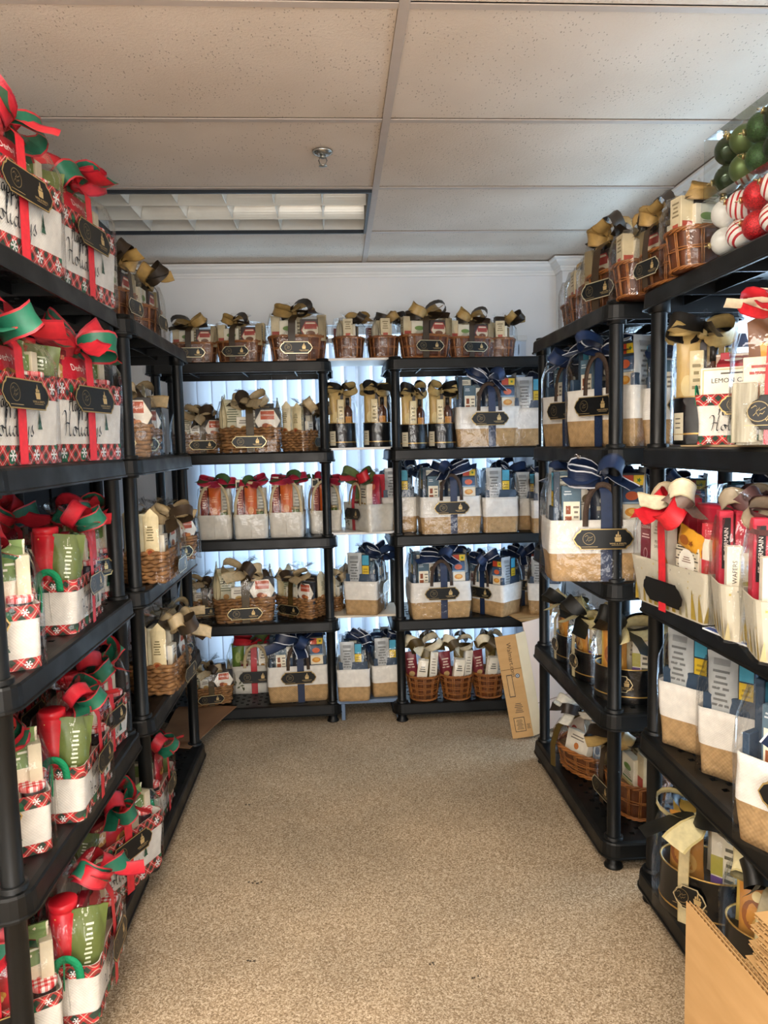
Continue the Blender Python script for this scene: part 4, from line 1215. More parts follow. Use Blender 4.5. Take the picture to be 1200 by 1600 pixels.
def tin(big=False):
    P = []
    s, H = (1.36, .13) if big else (.98, .125)
    rx, ry = (.118, .088) if big else (.074, .07)
    blk = C('#101112', .3, .35, .15, 8, .5)
    b = MB(); 
    lathe(b, [(.96, .0), (1, .003), (1, .024), (.99, .027), (.97, H-.004), (.985, H), (.95, H), (.94, H-.03), (.001, H-.03)], blk, 36, sx=rx, sy=ry)
    g = MB()
    lathe(g, [(1.0, .026), (1.012, .028), (1.0, .031)], GOLD(), 36, sx=rx, sy=ry, cap0=False, cap1=False)
    lathe(g, [(.985, H-.001), (.992, H+.002), (.95, H+.002), (.945, H-.001)], GOLD(), 36, sx=rx, sy=ry, cap0=False, cap1=False)
    P.append(N('tin_body', b, [N('gilt_line', g)]))
    Z = H-.03
    if big:
        P.append(pouch(.09, .05, .165, '#c98a3a', (-.035, -.035, Z), [('e', .4, .45, .026, '#8f5220', .04), ('e', .65, .3, .022, '#e0b060', .03), ('c', .5, .75, .012, '#f0dca0')]))
        P.append(pack(.06, .04, .17, '#f1ead6', (.058, -.02, Z), [('n', .55, .1, .95, .7, '#6a675c', 5), ('r', 0, .2, .5, .5, '#b9b04a'), ('r', 0, .0, .5, .18, '#6a4a94')], peak_(.0)))
        P.append(pouch(.075, .04, .18, '#efe7d0', (.03, .03, Z), [('n', .2, .3, .8, .8, '#9a8f78', 5)], peak=.025))
        P.append(pack(.05, .03, .18, '#c9c9cc', (.085, .03, Z), [('n', .1, .05, .9, .95, '#7a7a80', 12)], side=[('n', .1, .05, .9, .95, '#7a7a80', 12)]))
        P.append(pouch(.075, .04, .17, '#d9b85a', (-.06, .025, Z), [('e', .5, .5, .02, '#8a5a24', .03)]))
        P.append(front_ribbon(-ry-.003, H, -.04, .272, .028, '#d8c89a', '#c2ae78', -.02, -ry-.004, .2))
        P.append(tag(-ry-.012, H*.62, .085, .062, .0, '#d9cda8'))
        P.append(bow((0, -.045, .275), '#dccf9f', '#15140f', '#c9b87f', None, .10, .055, 4, 3, 61))
        P.append(wrap(rx*2, ry*2, H, .265, .295, .03, 8, .01, .08))
    else:
        P.append(pouch(.06, .03, .20, '#c9aa6c', (-.036, -.012, Z), [('e', .5, .3, .016, '#e0cc94', .03)], rough=.3))
        P.append(pack(.034, .03, .15, '#dccb9c', (-.012, -.042, Z), [('n', .2, .3, .8, .8, '#8a7a4a', 4)]))
        P.append(bottle((.028, -.028, Z), .16, .026, '#4a2510', '#1a1510', '#c98a3a'))
        P.append(pack(.045, .03, .20, '#b9955a', (.03, .018, Z), [('r', .0, .7, 1, 1, '#c9a86c'), ('n', .2, .2, .8, .6, '#7a5a2a', 4)]))
        P.append(pack(.03, .03, .205, '#24211f', (-.006, .005, Z), [('r', .0, .75, 1, 1, '#4a4648'), ('n', .2, .2, .8, .7, '#8a8a8a', 3)]))
        lb = MB(); th = .35
        vs = [(1.006*rx*math.sin(a), -1.006*ry*math.cos(a), z) for z in (.012, .085) for a in [-1.15+i*.09 for i in range(7)]]
        lb.add(vs, [(i, i+1, i+8, i+7) for i in range(6)], C('#d8cfb4', .6), True)
        for k in range(3):
            z = .068-.012*k
            vs = [(1.011*rx*math.sin(a), -1.011*ry*math.cos(a), zz) for zz in (z, z+.003) for a in [-1.02+i*.07 for i in range(5)]]
            lb.add(vs, [(i, i+1, i+6, i+5) for i in range(4)], C('#5a5348', .6), True)
        P.append(N('paper_label', lb, label='cream paper label with three lines'))
        P.append(bow((0, -.03, .29), '#b59d68', '#16130f', '#9c8450', None, .075, .042, 4, 2, 71))
        P.append(wrap(rx*2, ry*2, H, .285, .315, .03, 8, .006, .07))
    return P
def peak_(x): return ()
def round_willow():
    P = []
    W, H = .165, .125
    weave_body(P, W, W, H, .26, 2.0, willow_rod(), willow_chip(), 'willow_basket', (H*.3, H*.52, H*.76), 12, rim_r=.005)
    Z = H-.025
    P.append(pack(.048, .03, .105, '#f0e8d4', (-.008, -.048, Z), [('n', .2, .45, .8, .75, '#5a574c', 3), ('e', .5, .14, .012, '#d08a3a', .010)], rot=(.1, .12, 0)))
    P.append(pack(.036, .03, .135, '#ece6d6', (.045, -.025, Z), [('n', .2, .2, .8, .8, '#a8a090', 6)], rot=(0, .08, 0)))
    P.append(pouch(.06, .03, .13, '#7a2a34', (-.05, -.01, Z), [('n', .2, .4, .8, .8, '#d9c4b4', 4), ('e', .5, .2, .014, '#c9a870', .014)], rot=(0, -.1, 0)))
    P.append(pouch(.055, .03, .14, '#6a5a2c', (.015, .0, Z), [('e', .5, .6, .014, '#a8955a', .02)]))
    P.append(bow((0, -.02, .26), '#ddd3b8', '#4a3a1c', '#c4b48c', None, .068, .04, 4, 3, 81))
    P.append(wrap(W, W, H, .235, .256, .10, 10, .004, .08))
    return P
def tray_basket():
    P = []
    W, D, H = .34, .22, .10
    weave_body(P, W, D, H, .16, 2.2, willow_rod(), willow_chip(), 'willow_basket', (H*.3, H*.55), 16, rim_r=.0085)
    for sx in (-1, 1):
        h = MB(); 
        for s in range(3):
            ph = 2*math.pi*s/3
            tube(h, [(sx*(W/2-.002+.012*math.sin(math.pi*j/14))+.004*math.cos(j*1.1+ph), (j/14-.5)*.1, H-.004+.045*math.sin(math.pi*j/14)+.004*math.sin(j*1.1+ph)) for j in range(15)], .0045, willow_rod(), 5)
        P.append(N('handle', h))
    Z = H-.03
    P.append(pack(.13, .035, .095, '#efe6d2', (-.02, -.055, Z), [('c', .5, .35, .014, '#c97a3a'), ('n', .2, .6, .8, .85, '#8a8070', 2)], rot=(-.25, 0, 0)))
    P.append(pouch(.085, .04, .105, '#9fc0dc', (.095, -.04, Z), [('c', .5, .5, .024, '#e4eef4'), ('e', .5, .5, .012, '#3a7ab0', .016)], rot=(-.15, 0, 0)))
    P.append(pouch(.06, .04, .12, '#5a2038', (.05, -.01, Z), [('n', .2, .3, .8, .8, '#c9a0b0', 4)]))
    P.append(pouch(.09, .04, .13, '#d9c9b8', (-.09, .02, Z), [('e', .5, .5, .02, '#a03c34', .026), ('c', .5, .5, .010, '#2a2020')], rot=(0, -.15, 0)))
    P.append(pack(.10, .03, .13, '#e4dccb', (.01, .045, Z), [('n', .2, .3, .8, .8, '#8a8070', 5)]))
    P.append(front_ribbon(-D/2-.012, H, -.01, .25, .034, '#4a3a12', '#2f2412', -.1, -D/2+.01, .18))
    P.append(bow((-.06, -.02, .245), '#e6e0d0', '#2a211a', '#b9b09a', None, .085, .046, 4, 3, 91))
    P.append(wrap(W-.02, D-.02, H, .19, .232, .04, 11, .012, .09))
    return P
def tree_box(W=.37, D=.16, H=.13, ends=False):
    """tapered white carton printed with gold trees, stocked with red boxes"""
    P = []
    wb = C('#cdc6b1', .55, 0, .04); b = MB()
    def rg(k, z): return rr(W*k, D*k, .012 if not ends else .035, 4, z)
    loft(b, [rg(.86, 0.001), rg(1.0, H)], wb, False, True)
    loft(b, [rg(1.0, H), rg(1.012, H+.001), rg(.985, H+.002), rg(.97, H-.03)], wb, False)
    b.add(rg(.97, H-.03), [tuple(range(len(rg(1, 0))))], C('#d8cfb8', .9))
    pr = MB(); rnd = random.Random(3)
    th = math.atan2(D*.07, H)
    for f in 'flr':
        half = W/2 if f == 'f' else D/2
        other = D/2 if f == 'f' else W/2
        th = math.atan2(other*.14, H)
        o = {'f': (0, -other*.86-.0006, 0), 'l': (-other*.86-.0006, 0, 0), 'r': (other*.86+.0006, 0, 0)}[f]
        F = FR(o, f) @ Matrix.Rotation(th, 4, 'X')
        nt = int(half/.016)
        for k in range(nt):
            x = -half*.80+2*half*.80*k/(nt-1); h = rnd.uniform(.03, .085); w_ = h*.28
            col = C(rnd.choice(['#c9ad55', '#c4b98a', '#bdb79c', '#d0b24c']), .35, .4)
            pr.add([(x-w_/2, .006, .0008), (x+w_/2, .006, .0008), (x+w_*.3, .006+h*.5, .0008), (x, .006+h, .0008), (x-w_*.3, .006+h*.5, .0008)], [(0, 1, 2, 3, 4)], col, False, F)
        for k in range(int(half*110)):
            x, y, r = rnd.uniform(-half*.85, half*.85), rnd.uniform(.07, H*.95), rnd.uniform(.002, .0042)
            pr.add([(x+r*(1 if q % 2 else .45)*math.cos(q*math.pi/4), y+r*(1 if q % 2 else .45)*math.sin(q*math.pi/4), .0008) for q in range(8)], [tuple(range(8))], C(rnd.choice(['#9a978a', '#c9b45a', '#f4f2ea']), .4, .2), False, F)
    P.append(N('printed_carton', b, [N('tree_print', pr, label='gold and silver fir trees with stars')]))
    Z = H-.03
    red = '#b81f38'
    G = [('r', .02, .02, .98, .98, '#c92d44'), ('r', .05, .05, .95, .95, red)]
    if not ends:
        P.append(pack(.135, .04, .20, red, (-.075, .01, Z), G+[('r', .2, .82, .86, .93, '#1c1416'), ('t', .53, .875, .016, 'ST. GERMAIN', '#f6e6dc'), ('r', .1, .3, .42, .55, '#7a7030'), ('r', .62, .3, .95, .6, '#8a7c38'), ('s', .5, .55, .024, '#e0404c'), ('r', .46, .2, .54, .5, '#d8303e'), ('e', .74, .68, .012, '#c9803a', .016)]))
        P.append(pack(.15, .04, .19, '#a51c34', (.09, .02, Z), G+[('e', .5, .5, .04, '#c9663a', .05), ('r', .6, .2, .75, .6, '#d8a85a')]))
        P.append(pack(.06, .03, .13, '#7c1426', (-.135, -.045, Z), [('t', .5, .87, .013, 'GODIVA', '#f0dcd2'), ('n', .15, .62, .85, .74, '#e6c4bc', 2), ('e', .5, .3, .011, '#c9a0a0', .016), ('e', .5, .3, .008, '#7c1426', .012)]))
        P.append(pack(.085, .03, .135, '#efe8d4', (-.062, -.048, Z), [('n', .2, .72, .8, .92, '#b8ae94', 3), ('t', .5, .58, .012, 'PECAN', '#6a6250'), ('t', .5, .48, .012, 'SWEETS', '#6a6250'), ('e', .85, .12, .02, '#dba060', .03)]))
        P.append(pouch(.11, .03, .055, '#d99a2e', (.072, -.055, Z+.075), [('e', .45, .5, .02, '#a05a1c', .012), ('s', .75, .5, .009, '#8a4a18')], (0, .25, 0)))
        P.append(pack(.1, .025, .085, '#d8cdb4', (.072, -.05, Z), [('n', 0, 0, 1, 1, '#4a4438', 11), ('c', .5, .5, .036, '#f6f0e2'), ('n', .3, .5, .7, .7, '#8a6a5a', 3), ('e', .5, .28, .009, '#8c2438', .005)]))
        P.append(pack(.05, .03, .15, '#c2303c', (.148, -.04, Z), [('r', .1, .4, .9, .75, '#e9dfcb'), ('e', .5, .2, .014, '#a8301c', .016)]))
        P.append(jar((-.1, -.03, Z+.11), .02, .055, '#8a2030', '#c9b06a'))
        P.append(front_ribbon(-D/2-.006, H, -.075, .28, .036, '#cf2630', '#b51c26', -.002, -D/2-.012, .23))
        P.append(tag(-D/2-.010, H*.42, .19, .066, .005, '#1a1714', plain=True, tilt=th))
        P.append(bow((.01, -.06, .292), '#d3c8aa', '#7a655a', '#b9ab88', None, .075, .046, 3, 3, 101))
        P.append(bow((.0, -.08, .268), '#cf2630', '#c41f2a', '#b51c26', None, .065, .045, 2, 2, 104))
        P.append(wrap(W, D, H, .295, .32, .03, 12, .002))
    else:
        for k, y in enumerate((-.0,)):
            P.append(pack(W*.62, .05, .19, red, (.012, .03, Z), G+[('r', .25, .8, .86, .92, '#1c1416'), ('t', .55, .86, .014, 'ST. GERMAIN', '#f6e6dc'), ('r', .25, .2, .8, .55, '#4a3a24'), ('e', .55, .62, .02, '#d0a05a', .012)]))
            P.append(pack(.03, .04, .19, '#c22a40', (-W*.36, .02, Z), [('r', .2, .3, .8, .92, '#1c1416'), ('t', .5, .6, .013, 'ST. GERMAIN', '#f6e6dc', math.pi/2)]))
        P.append(pack(.034, .03, .115, '#efe8d4', (-W*.3, -.035, Z), [('t', .5, .5, .014, 'WAFERS', '#3a342a', math.pi/2)]))
        P.append(pack(.07, .03, .12, '#e3a52e', (.02, -.045, Z), [('r', .2, .3, .75, .7, '#b8661c'), ('s', .5, .5, .014, '#8a4412'), ('n', .2, .8, .8, .92, '#7a4a14', 2)]))
        P.append(pack(.045, .03, .1, '#e8e0c8', (-.02, -.052, Z), [('t', .5, .7, .016, 'Wa', '#3a3a2c'), ('r', .1, .1, .9, .4, '#a89a3c')]))
        P.append(pouch(.05, .03, .11, '#b02a3a', (.055, -.03, Z), [('e', .5, .5, .014, '#d98a6a', .02)]))
        P.append(bow((0, .06, .285), '#9a8c76', '#5c403e', '#85765c', None, .065, .04, 4, 2, 108))
        P.append(wrap(W, D, H, .275, .30, .03, 12, .002, .03))
    return P
def wood_crate():
    """pale barn-wood caddy with a red ribbon and black plaque"""
    P = []
    W, D, H = .20, .15, .128
    b = MB(); bw = barnwood(); bd = []
    sl = MB(); box(sl, (0, 0, H/2), (W/4-.003, .01, H-.006), bw, .0015); sl = sl.mesh('slat')
    for sy in (-1, 1):
        for k in range(4): bd.append(N('slat', sl, (), (-W/2+W/8+k*W/4, sy*(D/2-.005), .003+(.003 if k % 2 else 0))))
    for sx in (-1, 1):
        e = MB(); box(e, (sx*(W/2-.004), 0, H/2), (.008, D-.02, H-.01), bw, .0015); bd.append(N('side_board', e))
    box(b, (0, 0, .006), (W-.02, D-.02, .008), bw)
    P.append(N('wooden_caddy', b, bd))
    h = MB(); hw = C('#8a5a34', .5, 0, .2, 60)
    P.append(pouch(.15, .05, .18, '#7d5234', (0, .02, .08), [('e', .5, .8, .04, '#a07048', .02), ('n', .2, .5, .8, .65, '#c9a070', 3)], peak=.04))
    P.append(pouch(.12, .05, .11, '#d99a2c', (.01, -.03, .10), [('e', .5, .6, .04, '#e9c04a', .03), ('e', .5, .6, .022, '#8a4a1c', .016)]))
    P.append(pack(.06, .03, .13, '#e3c8b0', (-.05, -.045, .05), [('e', .5, .4, .018, '#d9843a', .024), ('n', .2, .7, .8, .9, '#a03c34', 2)]))
    P.append(pack(.06, .03, .11, '#f0e8d8', (.06, -.04, .05), [('n', .2, .3, .8, .8, '#8a8070', 4)]))
    P.append(front_ribbon(-D/2-.004, H, -.04, .272, .02, '#cc242e', '#b51c26', -.03, -D/2+.0, .2))
    P.append(tag(-D/2-.013, H*.52, .085, .07, -.03, '#2a2620', plain=False))
    P.append(bow((-.02, -.04, .275), '#cc242e', '#e6d8ba', '#a81a24', None, .085, .026, 4, 3, 111))
    P.append(wrap(W, D, H, .255, .285, .03, 13, .006))
    return P
def ornaments(kind):
    """clear carton of glass baubles, two rows of five"""
    P = []
    r = .033
    nx, nz = 6, 2
    W, D, H = nx*2*r*.98+.02, 2*r+.012, nz*2*r*.97+.014
    bx = MB(); box(bx, (0, 0, H/2), (W, D, H), clear(), .002)
    P.append(N('clear_carton', bx))
    def ball(m):
        b = MB(); prof = [(max(.0006, r*math.sin(math.pi*k/14)), -r*math.cos(math.pi*k/14)) for k in range(15)]
        lathe(b, prof, m, 24); return b.mesh('bauble')
    cp = MB(); g = C('#d8c088', .25, .9); lathe(cp, [(.007, -.002), (.0075, .004), (.0085, .005), (.006, .0065), (.001, .007)], g, 14); tube(cp, [(.004*math.cos(a), 0, .011+.005*math.sin(a)) for a in [k*math.pi/5 for k in range(10)]], .0007, g, 4, True)
    cap = cp.mesh('bauble_cap')
    if kind == 'green': pal = [ball(C('#24381a', .12, .35, .1, 20, .6)), ball(C('#5c6e3c', .38, .45, .1, 20, .5)), ball(glitter('#2f4f22')), ball(C('#1d3316', .14, .4, .1, 20, .6))]; seq = [0, 1, 2, 3, 0, 2, 0, 1, 2, 3, 1, 0]
    else: pal = [ball(C('#e6e2da', .3, 0, .05, 30, .5)), ball(candy_stripe()), ball(glitter('#c01c24')), ball(candy_stripe()), ball(C('#b01820', .15, .2))]; seq = [0, 1, 2, 1, 4, 2, 0, 1, 2, 3, 0, 1]
    k = 0
    for j in range(nz):
        for i in range(nx):
            x = -W/2+.01+r+(2*r*.98)*i; z = .006+r+(2*r*.97)*j
            face = (R(100), 0, R(25*((i+j) % 3-1))) if (i*3+j*2) % 4 == 0 else (R(-70+60*((i+j) % 2)), R(20*(i % 3)), R(160))
            d = Matrix.Translation((0, 0, 0)) @ Euler(face).to_matrix().to_4x4()
            q = d @ Vector((0, 0, r*.985))
            P.append(N('bauble', pal[seq[k % len(seq)]], [N('bauble_cap', cap, (), (0, 0, r*.985))], (x, 0, z), face)); k += 1
    return P
def board_stack(n, W, H, t, seed):
    rnd = random.Random(seed); out = []
    for k in range(n):
        b = MB(); box(b, (rnd.uniform(-.006, .006), k*(t+.0012), H/2+rnd.uniform(-.008, .004)), (W, t, H), cardboard())
        out.append(b)
    return out
# ------------------------------------------------------------------ kinds built once, copied in the loops below
K = {
 'holiday': holiday(), 'holiday_m': holiday(-1), 'holiday_l': holiday(1, True, True), 'holiday_s': holiday(1, False, True), 'holiday_t': holiday(-1, False, True), 'navy': navy(), 'navy_m': navy(-1), 'willow': willow(), 'willow_m': willow(-1),
 'seagrass': seagrass(), 'seagrass_m': seagrass(-1), 'cream': cream_basket(), 'holly': holly_tote(), 'tin': tin(), 'bigtin': tin(True),
 'round': round_willow(), 'tray': tray_basket(), 'treebox': tree_box(), 'treeend': tree_box(.17, .16, .128, True), 'crate': wood_crate(),
}
NAME = {'holiday': 'holiday_tote_gift', 'navy': 'navy_tote_gift', 'willow': 'willow_basket_gift', 'seagrass': 'seagrass_basket_gift', 'cream': 'fabric_basket_gift',
        'holly': 'holly_tote_gift', 'tin': 'black_tin_gift', 'bigtin': 'black_tin_gift', 'round': 'round_basket_gift', 'tray': 'tray_basket_gift', 'treebox': 'tree_carton_gift', 'treeend': 'tree_carton_gift', 'crate': 'wooden_caddy_gift'}
GRP = {'holiday': 'plaid holiday totes', 'navy': 'navy ribboned canvas and burlap totes', 'willow': 'willow gift baskets along the tops of the racks', 'seagrass': 'seagrass gift baskets',
       'cream': 'cream fabric baskets with orange bags', 'holly': 'white holly totes with red ribbons', 'tin': 'black tin gifts', 'bigtin': 'black tin gifts', 'round': 'round willow baskets on the floor shelf',
       'tray': None, 'treebox': 'white cartons printed with gold trees', 'treeend': 'white cartons printed with gold trees', 'crate': None}
CAT = {'holiday': 'gift tote', 'navy': 'gift tote', 'willow': 'gift basket', 'seagrass': 'gift basket', 'cream': 'gift basket', 'holly': 'gift tote', 'tin': 'gift tin', 'bigtin': 'gift tin', 'round': 'gift basket',
       'tray': 'gift basket', 'treebox': 'gift box', 'treeend': 'gift box', 'crate': 'gift caddy'}
def put(kind, x, y, z, rz, label, s=1.0):
    k = kind.split('_')[0]
    return place(K[kind], NAME[k], label, CAT[k], (x, y, z), rz, GRP[k], s)
A, B_, M_, U, T = SH
BT = .013                                                    # thickness of the bridging boards
ITEMS = [
 # --- rack on the back wall, left
 ('willow', -.70, 3.90, T, 4, 'willow basket gift at the left end atop the orange-bag rack, plaque half hidden', .85),
 ('willow', -.468, 3.89, T, -5, 'willow basket gift between two others atop the orange-bag rack', .88),
 ('willow', -.178, 3.89, T, 3, 'widest willow basket gift on the orange-bag rack top, gilt-edged plaque facing out', 1.05),
 ('seagrass', -.71, 3.93, U, 22, 'dark seagrass basket with orange-topped carton behind the left post, above the orange bags', .85),
 ('seagrass', -.43, 3.87, U, 0, 'wide seagrass basket with hexagonal carton and gilt-edged plaque, above the orange bags', 1.06),
 ('seagrass', -.165, 3.93, U, 62, 'seagrass basket showing its cream-bag end against the rack post, above the orange bags', .9),
 ('cream', -.62, 3.84, M_, 0, 'leftmost cream fabric basket with orange bag, partly behind a seagrass basket', 1.0),
 ('cream', -.441, 3.83, M_, 3, 'second cream fabric basket with orange bag from the left', 1.0),
 ('cream', -.258, 3.845, M_, -2, 'third cream fabric basket with orange bag from the left, beside the rack post', 1.03),
 ('cream', -.07, 3.96, M_+0, 8, 'cream fabric basket with dark red box set back behind the rack post', .98),
 ('seagrass', -.735, 3.98, B_, 15, 'small seagrass basket in the corner left of the wide one, below the orange bags', .8),
 ('seagrass', -.50, 3.87, B_, 7, 'wide seagrass basket with beige bow and tilted plaque, below the orange bags', 1.08),
 ('seagrass', -.205, 3.92, B_, -38, 'seagrass basket turned corner-on with beige bow, below the orange bags', .92),
 ('seagrass', -.035, 4.02, B_, 70, 'narrow seagrass basket end behind the post, left of the navy tote in the gap', .8),
 ('seagrass', -.70, 3.86, A+.006, 14, 'seagrass basket on a cardboard sheet in the bottom left back corner', .82),
 ('holly', -.47, 4.06, A, 2, 'white holly tote with red ribbon, set back on the bottom shelf', 1.0),
 ('navy', -.236, 3.90, A, 4, 'navy ribboned tote beside the white holly tote on the bottom shelf', 1.0),
 # --- the gap between the two back racks, on white boards
 ('willow', .082, 3.93, T+BT, 88, 'willow basket end-on over the gap, left of two, between the back racks', .88),
 ('willow', .262, 3.93, T+BT, 93, 'willow basket end-on over the gap, right of two, between the back racks', .88),
 ('tin', .035, 3.88, U+BT, 8, 'black tin gift with gold bag in the gap, left of two on the white board', 1.0),
 ('tin', .218, 3.88, U+BT, -4, 'black tin gift with gold bag in the gap, right of two on the white board', 1.0),
 ('holly', .163, 3.91, M_+BT, -62, 'white holly tote turned sideways with red bow and hanging plaque, in the gap', .93),
 ('navy', .255, 4.07, M_+BT, 60, 'navy tote half hidden behind the white holly tote in the gap', .8),
 ('navy', .145, 3.93, B_+BT, 74, 'navy tote turned end-on with blue and yellow chocolates, in the gap below the holly tote', .92),
 ('navy', .062, 3.88, .112, 88, 'navy tote end-on lowest in the gap, left of two, near the carpet', .88),
 ('navy', .232, 3.93, .112, 94, 'navy tote end-on lowest in the gap, right of two, against the rack post', .88),
 # --- rack on the back wall, right
 ('willow', .470, 3.83, T, 12, 'willow basket with hexagonal carton above the black tins, first right of the gap', .95),
 ('willow', .702, 3.85, T, 14, 'willow basket with hexagonal carton, second right of the gap on the rack top', .86),
 ('willow', .880, 3.93, T, 78, 'small willow basket end-on at the right end of the back rack top', .85),
 ('tin', .400, 3.80, U, 6, 'black tin gift with amber bottle just inside the right back rack, beside its post', .98),
 ('tin', .545, 3.80, U, -3, 'black tin gift with amber bottle touching the wide navy tote', 1.0),
 ('navy', .775, 3.82, U, 0, 'wide navy tote with plaque and tall bow, right of the black tins', 1.04),
 ('navy', 1.02, 3.86, U, 78, 'navy tote end at the right post, beside the wide navy tote and above the others', .98),
 ('navy', .335, 3.98, M_, 84, 'navy tote end in shadow behind the left post, beside the frontal navy tote', .95),
 ('navy', .572, 3.80, M_, 1, 'frontal navy tote with plaque and striped bow, second shelf above the round willow baskets', .98),
 ('navy', .830, 3.84, M_, 88, 'navy tote end-on with tall silver bag, right of the frontal one', .93),
 ('navy', 1.00, 3.90, M_, 84, 'navy tote end, first of two slim ones at the right post of the back rack', .85),
 ('navy', 1.07, 3.745, M_, 80, 'navy tote end, nearer of two slim ones at the right post of the back rack', .85),
 ('navy', .512, 3.80, B_, 3, 'navy tote facing front directly above the round willow baskets', .98),
 ('navy', .800, 3.83, B_, -50, 'navy tote turned corner-on directly above the cardboard flap', .86),
 ('navy', 1.02, 4.02, B_, -25, 'navy tote set back in the corner behind the corner-on tote', .85),
 ('navy', .60, 4.06, B_, 3, 'navy tote in the second row behind the frontal one, only its bow showing', .88),
 ('navy', 1.085, 3.80, B_+.004, 70, 'navy tote end on the cardboard flap beside the right rack post', .85),
 ('round', .425, 3.79, A, -8, 'round willow basket with white bow, leftmost of three on the floor shelf', 1.1),
 ('round', .598, 3.78, A, 5, 'round willow basket with white bow, middle of three on the floor shelf', 1.1),
 ('round', .768, 3.79, A, 12, 'round willow basket with white bow, nearest the leaning cardboard', 1.1),
 # --- left rack, far
 ('willow', -.755, 2.62, T, 84, 'willow basket atop the left far rack, just past the holiday totes', .88),
 ('willow', -.745, 2.95, T, 88, 'willow basket atop the left far rack, second past the holiday totes', .9),
 ('seagrass', -.80, 2.69, U, 20, 'seagrass basket with orange hexagon carton behind the near post of the left far rack', 1.0),
 ('seagrass', -.86, 3.12, U, 55, 'seagrass basket in shadow at the far end of the left far rack', .95),
 ('seagrass', -.675, 2.70, M_, 90, 'tall seagrass basket with cream bags end-on, left rack, level with the orange bags', .95),
 ('seagrass', -.72, 3.10, M_, 48, 'seagrass basket turned outward with dark plaque, beyond the tall cream-bag basket', .85),
 ('seagrass', -.69, 2.82, B_, 86, 'seagrass basket with cream bags end-on, left rack, one shelf below its twin', .98),
 ('seagrass', -.76, 3.16, B_, 70, 'seagrass basket hidden behind its twin on the left rack, second shelf from the floor', .88),
 ('holiday_t', -.72, 2.70, A, 90, 'slim plaid tote alone on the bottom shelf behind the left rack post', .95),
 # --- left rack, near
 ('holiday', -.745, 1.745, T, 82, 'large plaid tote nearest the viewer atop the left rack, big red bow by the ceiling', 1.02),
 ('holiday', -.735, 2.155, T, 84, 'large plaid tote atop the left rack at its far end, beside the willow baskets', 1.04),
 ('holiday', -.745, 1.665, U, 84, 'large plaid tote with plaque at the left picture edge, eye-level shelf', .98),
 ('holiday', -.735, 2.085, U, 80, 'large plaid tote with plaque at eye level, against the left rack post', 1.06),
 ('holiday_s', -.785, 1.60, M_, 28, 'plaid tote with jam jar nearest the viewer, left rack middle shelf', 1.0),
 ('holiday_s', -.735, 2.02, M_, 93, 'plaid tote end-on with red tin and long green bag, left rack middle shelf', 1.0),
 ('holiday_s', -.80, 2.30, M_, 64, 'plaid tote by the post with dark plaque turned outward, left rack middle shelf', 1.0),
 ('holiday_s', -.805, 1.645, B_, 26, 'plaid tote with jam jar nearest the viewer, left rack second shelf from floor', 1.0),
 ('holiday_s', -.70, 1.90, B_, 92, 'plaid tote end-on with green and red bow, left rack second shelf from floor', 1.0),
 ('holiday_s', -.755, 2.20, B_, 82, 'plaid tote behind another with red bow at the post, second shelf from floor', 1.0),
 ('holiday_s', -.79, 1.60, A, 26, 'plaid tote with gingham jar lid at the lower left edge, bottom shelf', 1.0),
 ('holiday_s', -.665, 1.80, A, 94, 'plaid tote end-on with large red and green bow, bottom left foreground', 1.06),
 ('holiday', -.72, 2.215, A, 66, 'plaid tote turned outward with red bow and gilt plaque, bottom shelf by the post', .92),
 ('holiday', -.95, 2.10, M_, 90, 'plaid tote in the dark back row of the left rack middle shelf', .95),
 ('holiday', -.96, 2.10, B_, 90, 'plaid tote in the dark back row, second shelf from floor of the left rack', .95),
 ('holiday', -.955, 2.08, A, 90, 'plaid tote in the dark back row of the left rack bottom shelf', .9),
 # --- right rack, far
 ('willow', 1.12, 3.42-.30, T, 2, 'willow basket farthest along the right far rack top', .85),
 ('willow', 1.05, 2.98, T, 2, 'willow basket second farthest along the right far rack top', .9),
 ('willow', 1.03, 2.82, T, -2, 'willow basket third farthest along the right far rack top', .93),
 ('willow', 1.02, 2.64, T, 3, 'willow basket just behind the big near one on the right far rack top', .95),
 ('willow_m', .975, 2.46, T, -68, 'big willow basket with upright tan cartons at the near end of the right far rack', 1.0),
 ('navy', .985, 2.88, U, -72, 'navy tote with plaque between far and near posts, right far rack at eye level', 1.02),
 ('navy', .985, 2.54, U, -66, 'navy tote whose plaque is crossed by the near post, right far rack at eye level', 1.02),
 ('navy', 1.16, 2.40, U, -12, 'navy tote in the back row at eye level, grey behind the post', .95),
 ('navy', .985, 2.84, M_, -72, 'navy tote seen edge-on beyond the frontal one, right far rack middle shelf', 1.0),
 ('navy', .865, 2.432, M_, -8, 'navy tote facing the viewer, overhanging the near end of the right far rack', 1.04),
 ('navy', 1.16, 2.56, M_, -20, 'navy tote back row behind the near post, right far rack middle shelf', .95),
 ('bigtin', .985, 2.46, B_, -32, 'big black tin gift with purple and gold packets behind the right near post', .92),
 ('bigtin', .955, 2.70, B_, -80, 'black tin gift second in the row, right far rack', .84),
 ('bigtin', .955, 2.93, B_, -84, 'black tin gift farthest in the row, right far rack', .84),
 ('bigtin', 1.19, 2.48, B_, -60, 'black tin gift in the back row, dark gold behind the post', .9),
 ('tray', 1.0, 2.86, A, -66, 'oval willow tray basket with rope rim on the bottom right shelf', .95),
 ('willow_m', 1.05, 2.55, A, -86, 'willow basket with cream bags between the two right posts, bottom shelf', 1.05),
 # --- right rack, near
 ('willow', .985, 2.27, T, 2, 'small willow basket atop the right near rack, farthest one', .85),
 ('willow_m', .975, 2.09, T, -80, 'willow basket with white scalloped carton atop the right near rack', .82),
 ('willow', .985, 1.92, T, 10, 'willow basket with black bow touching the bauble cartons', .82),
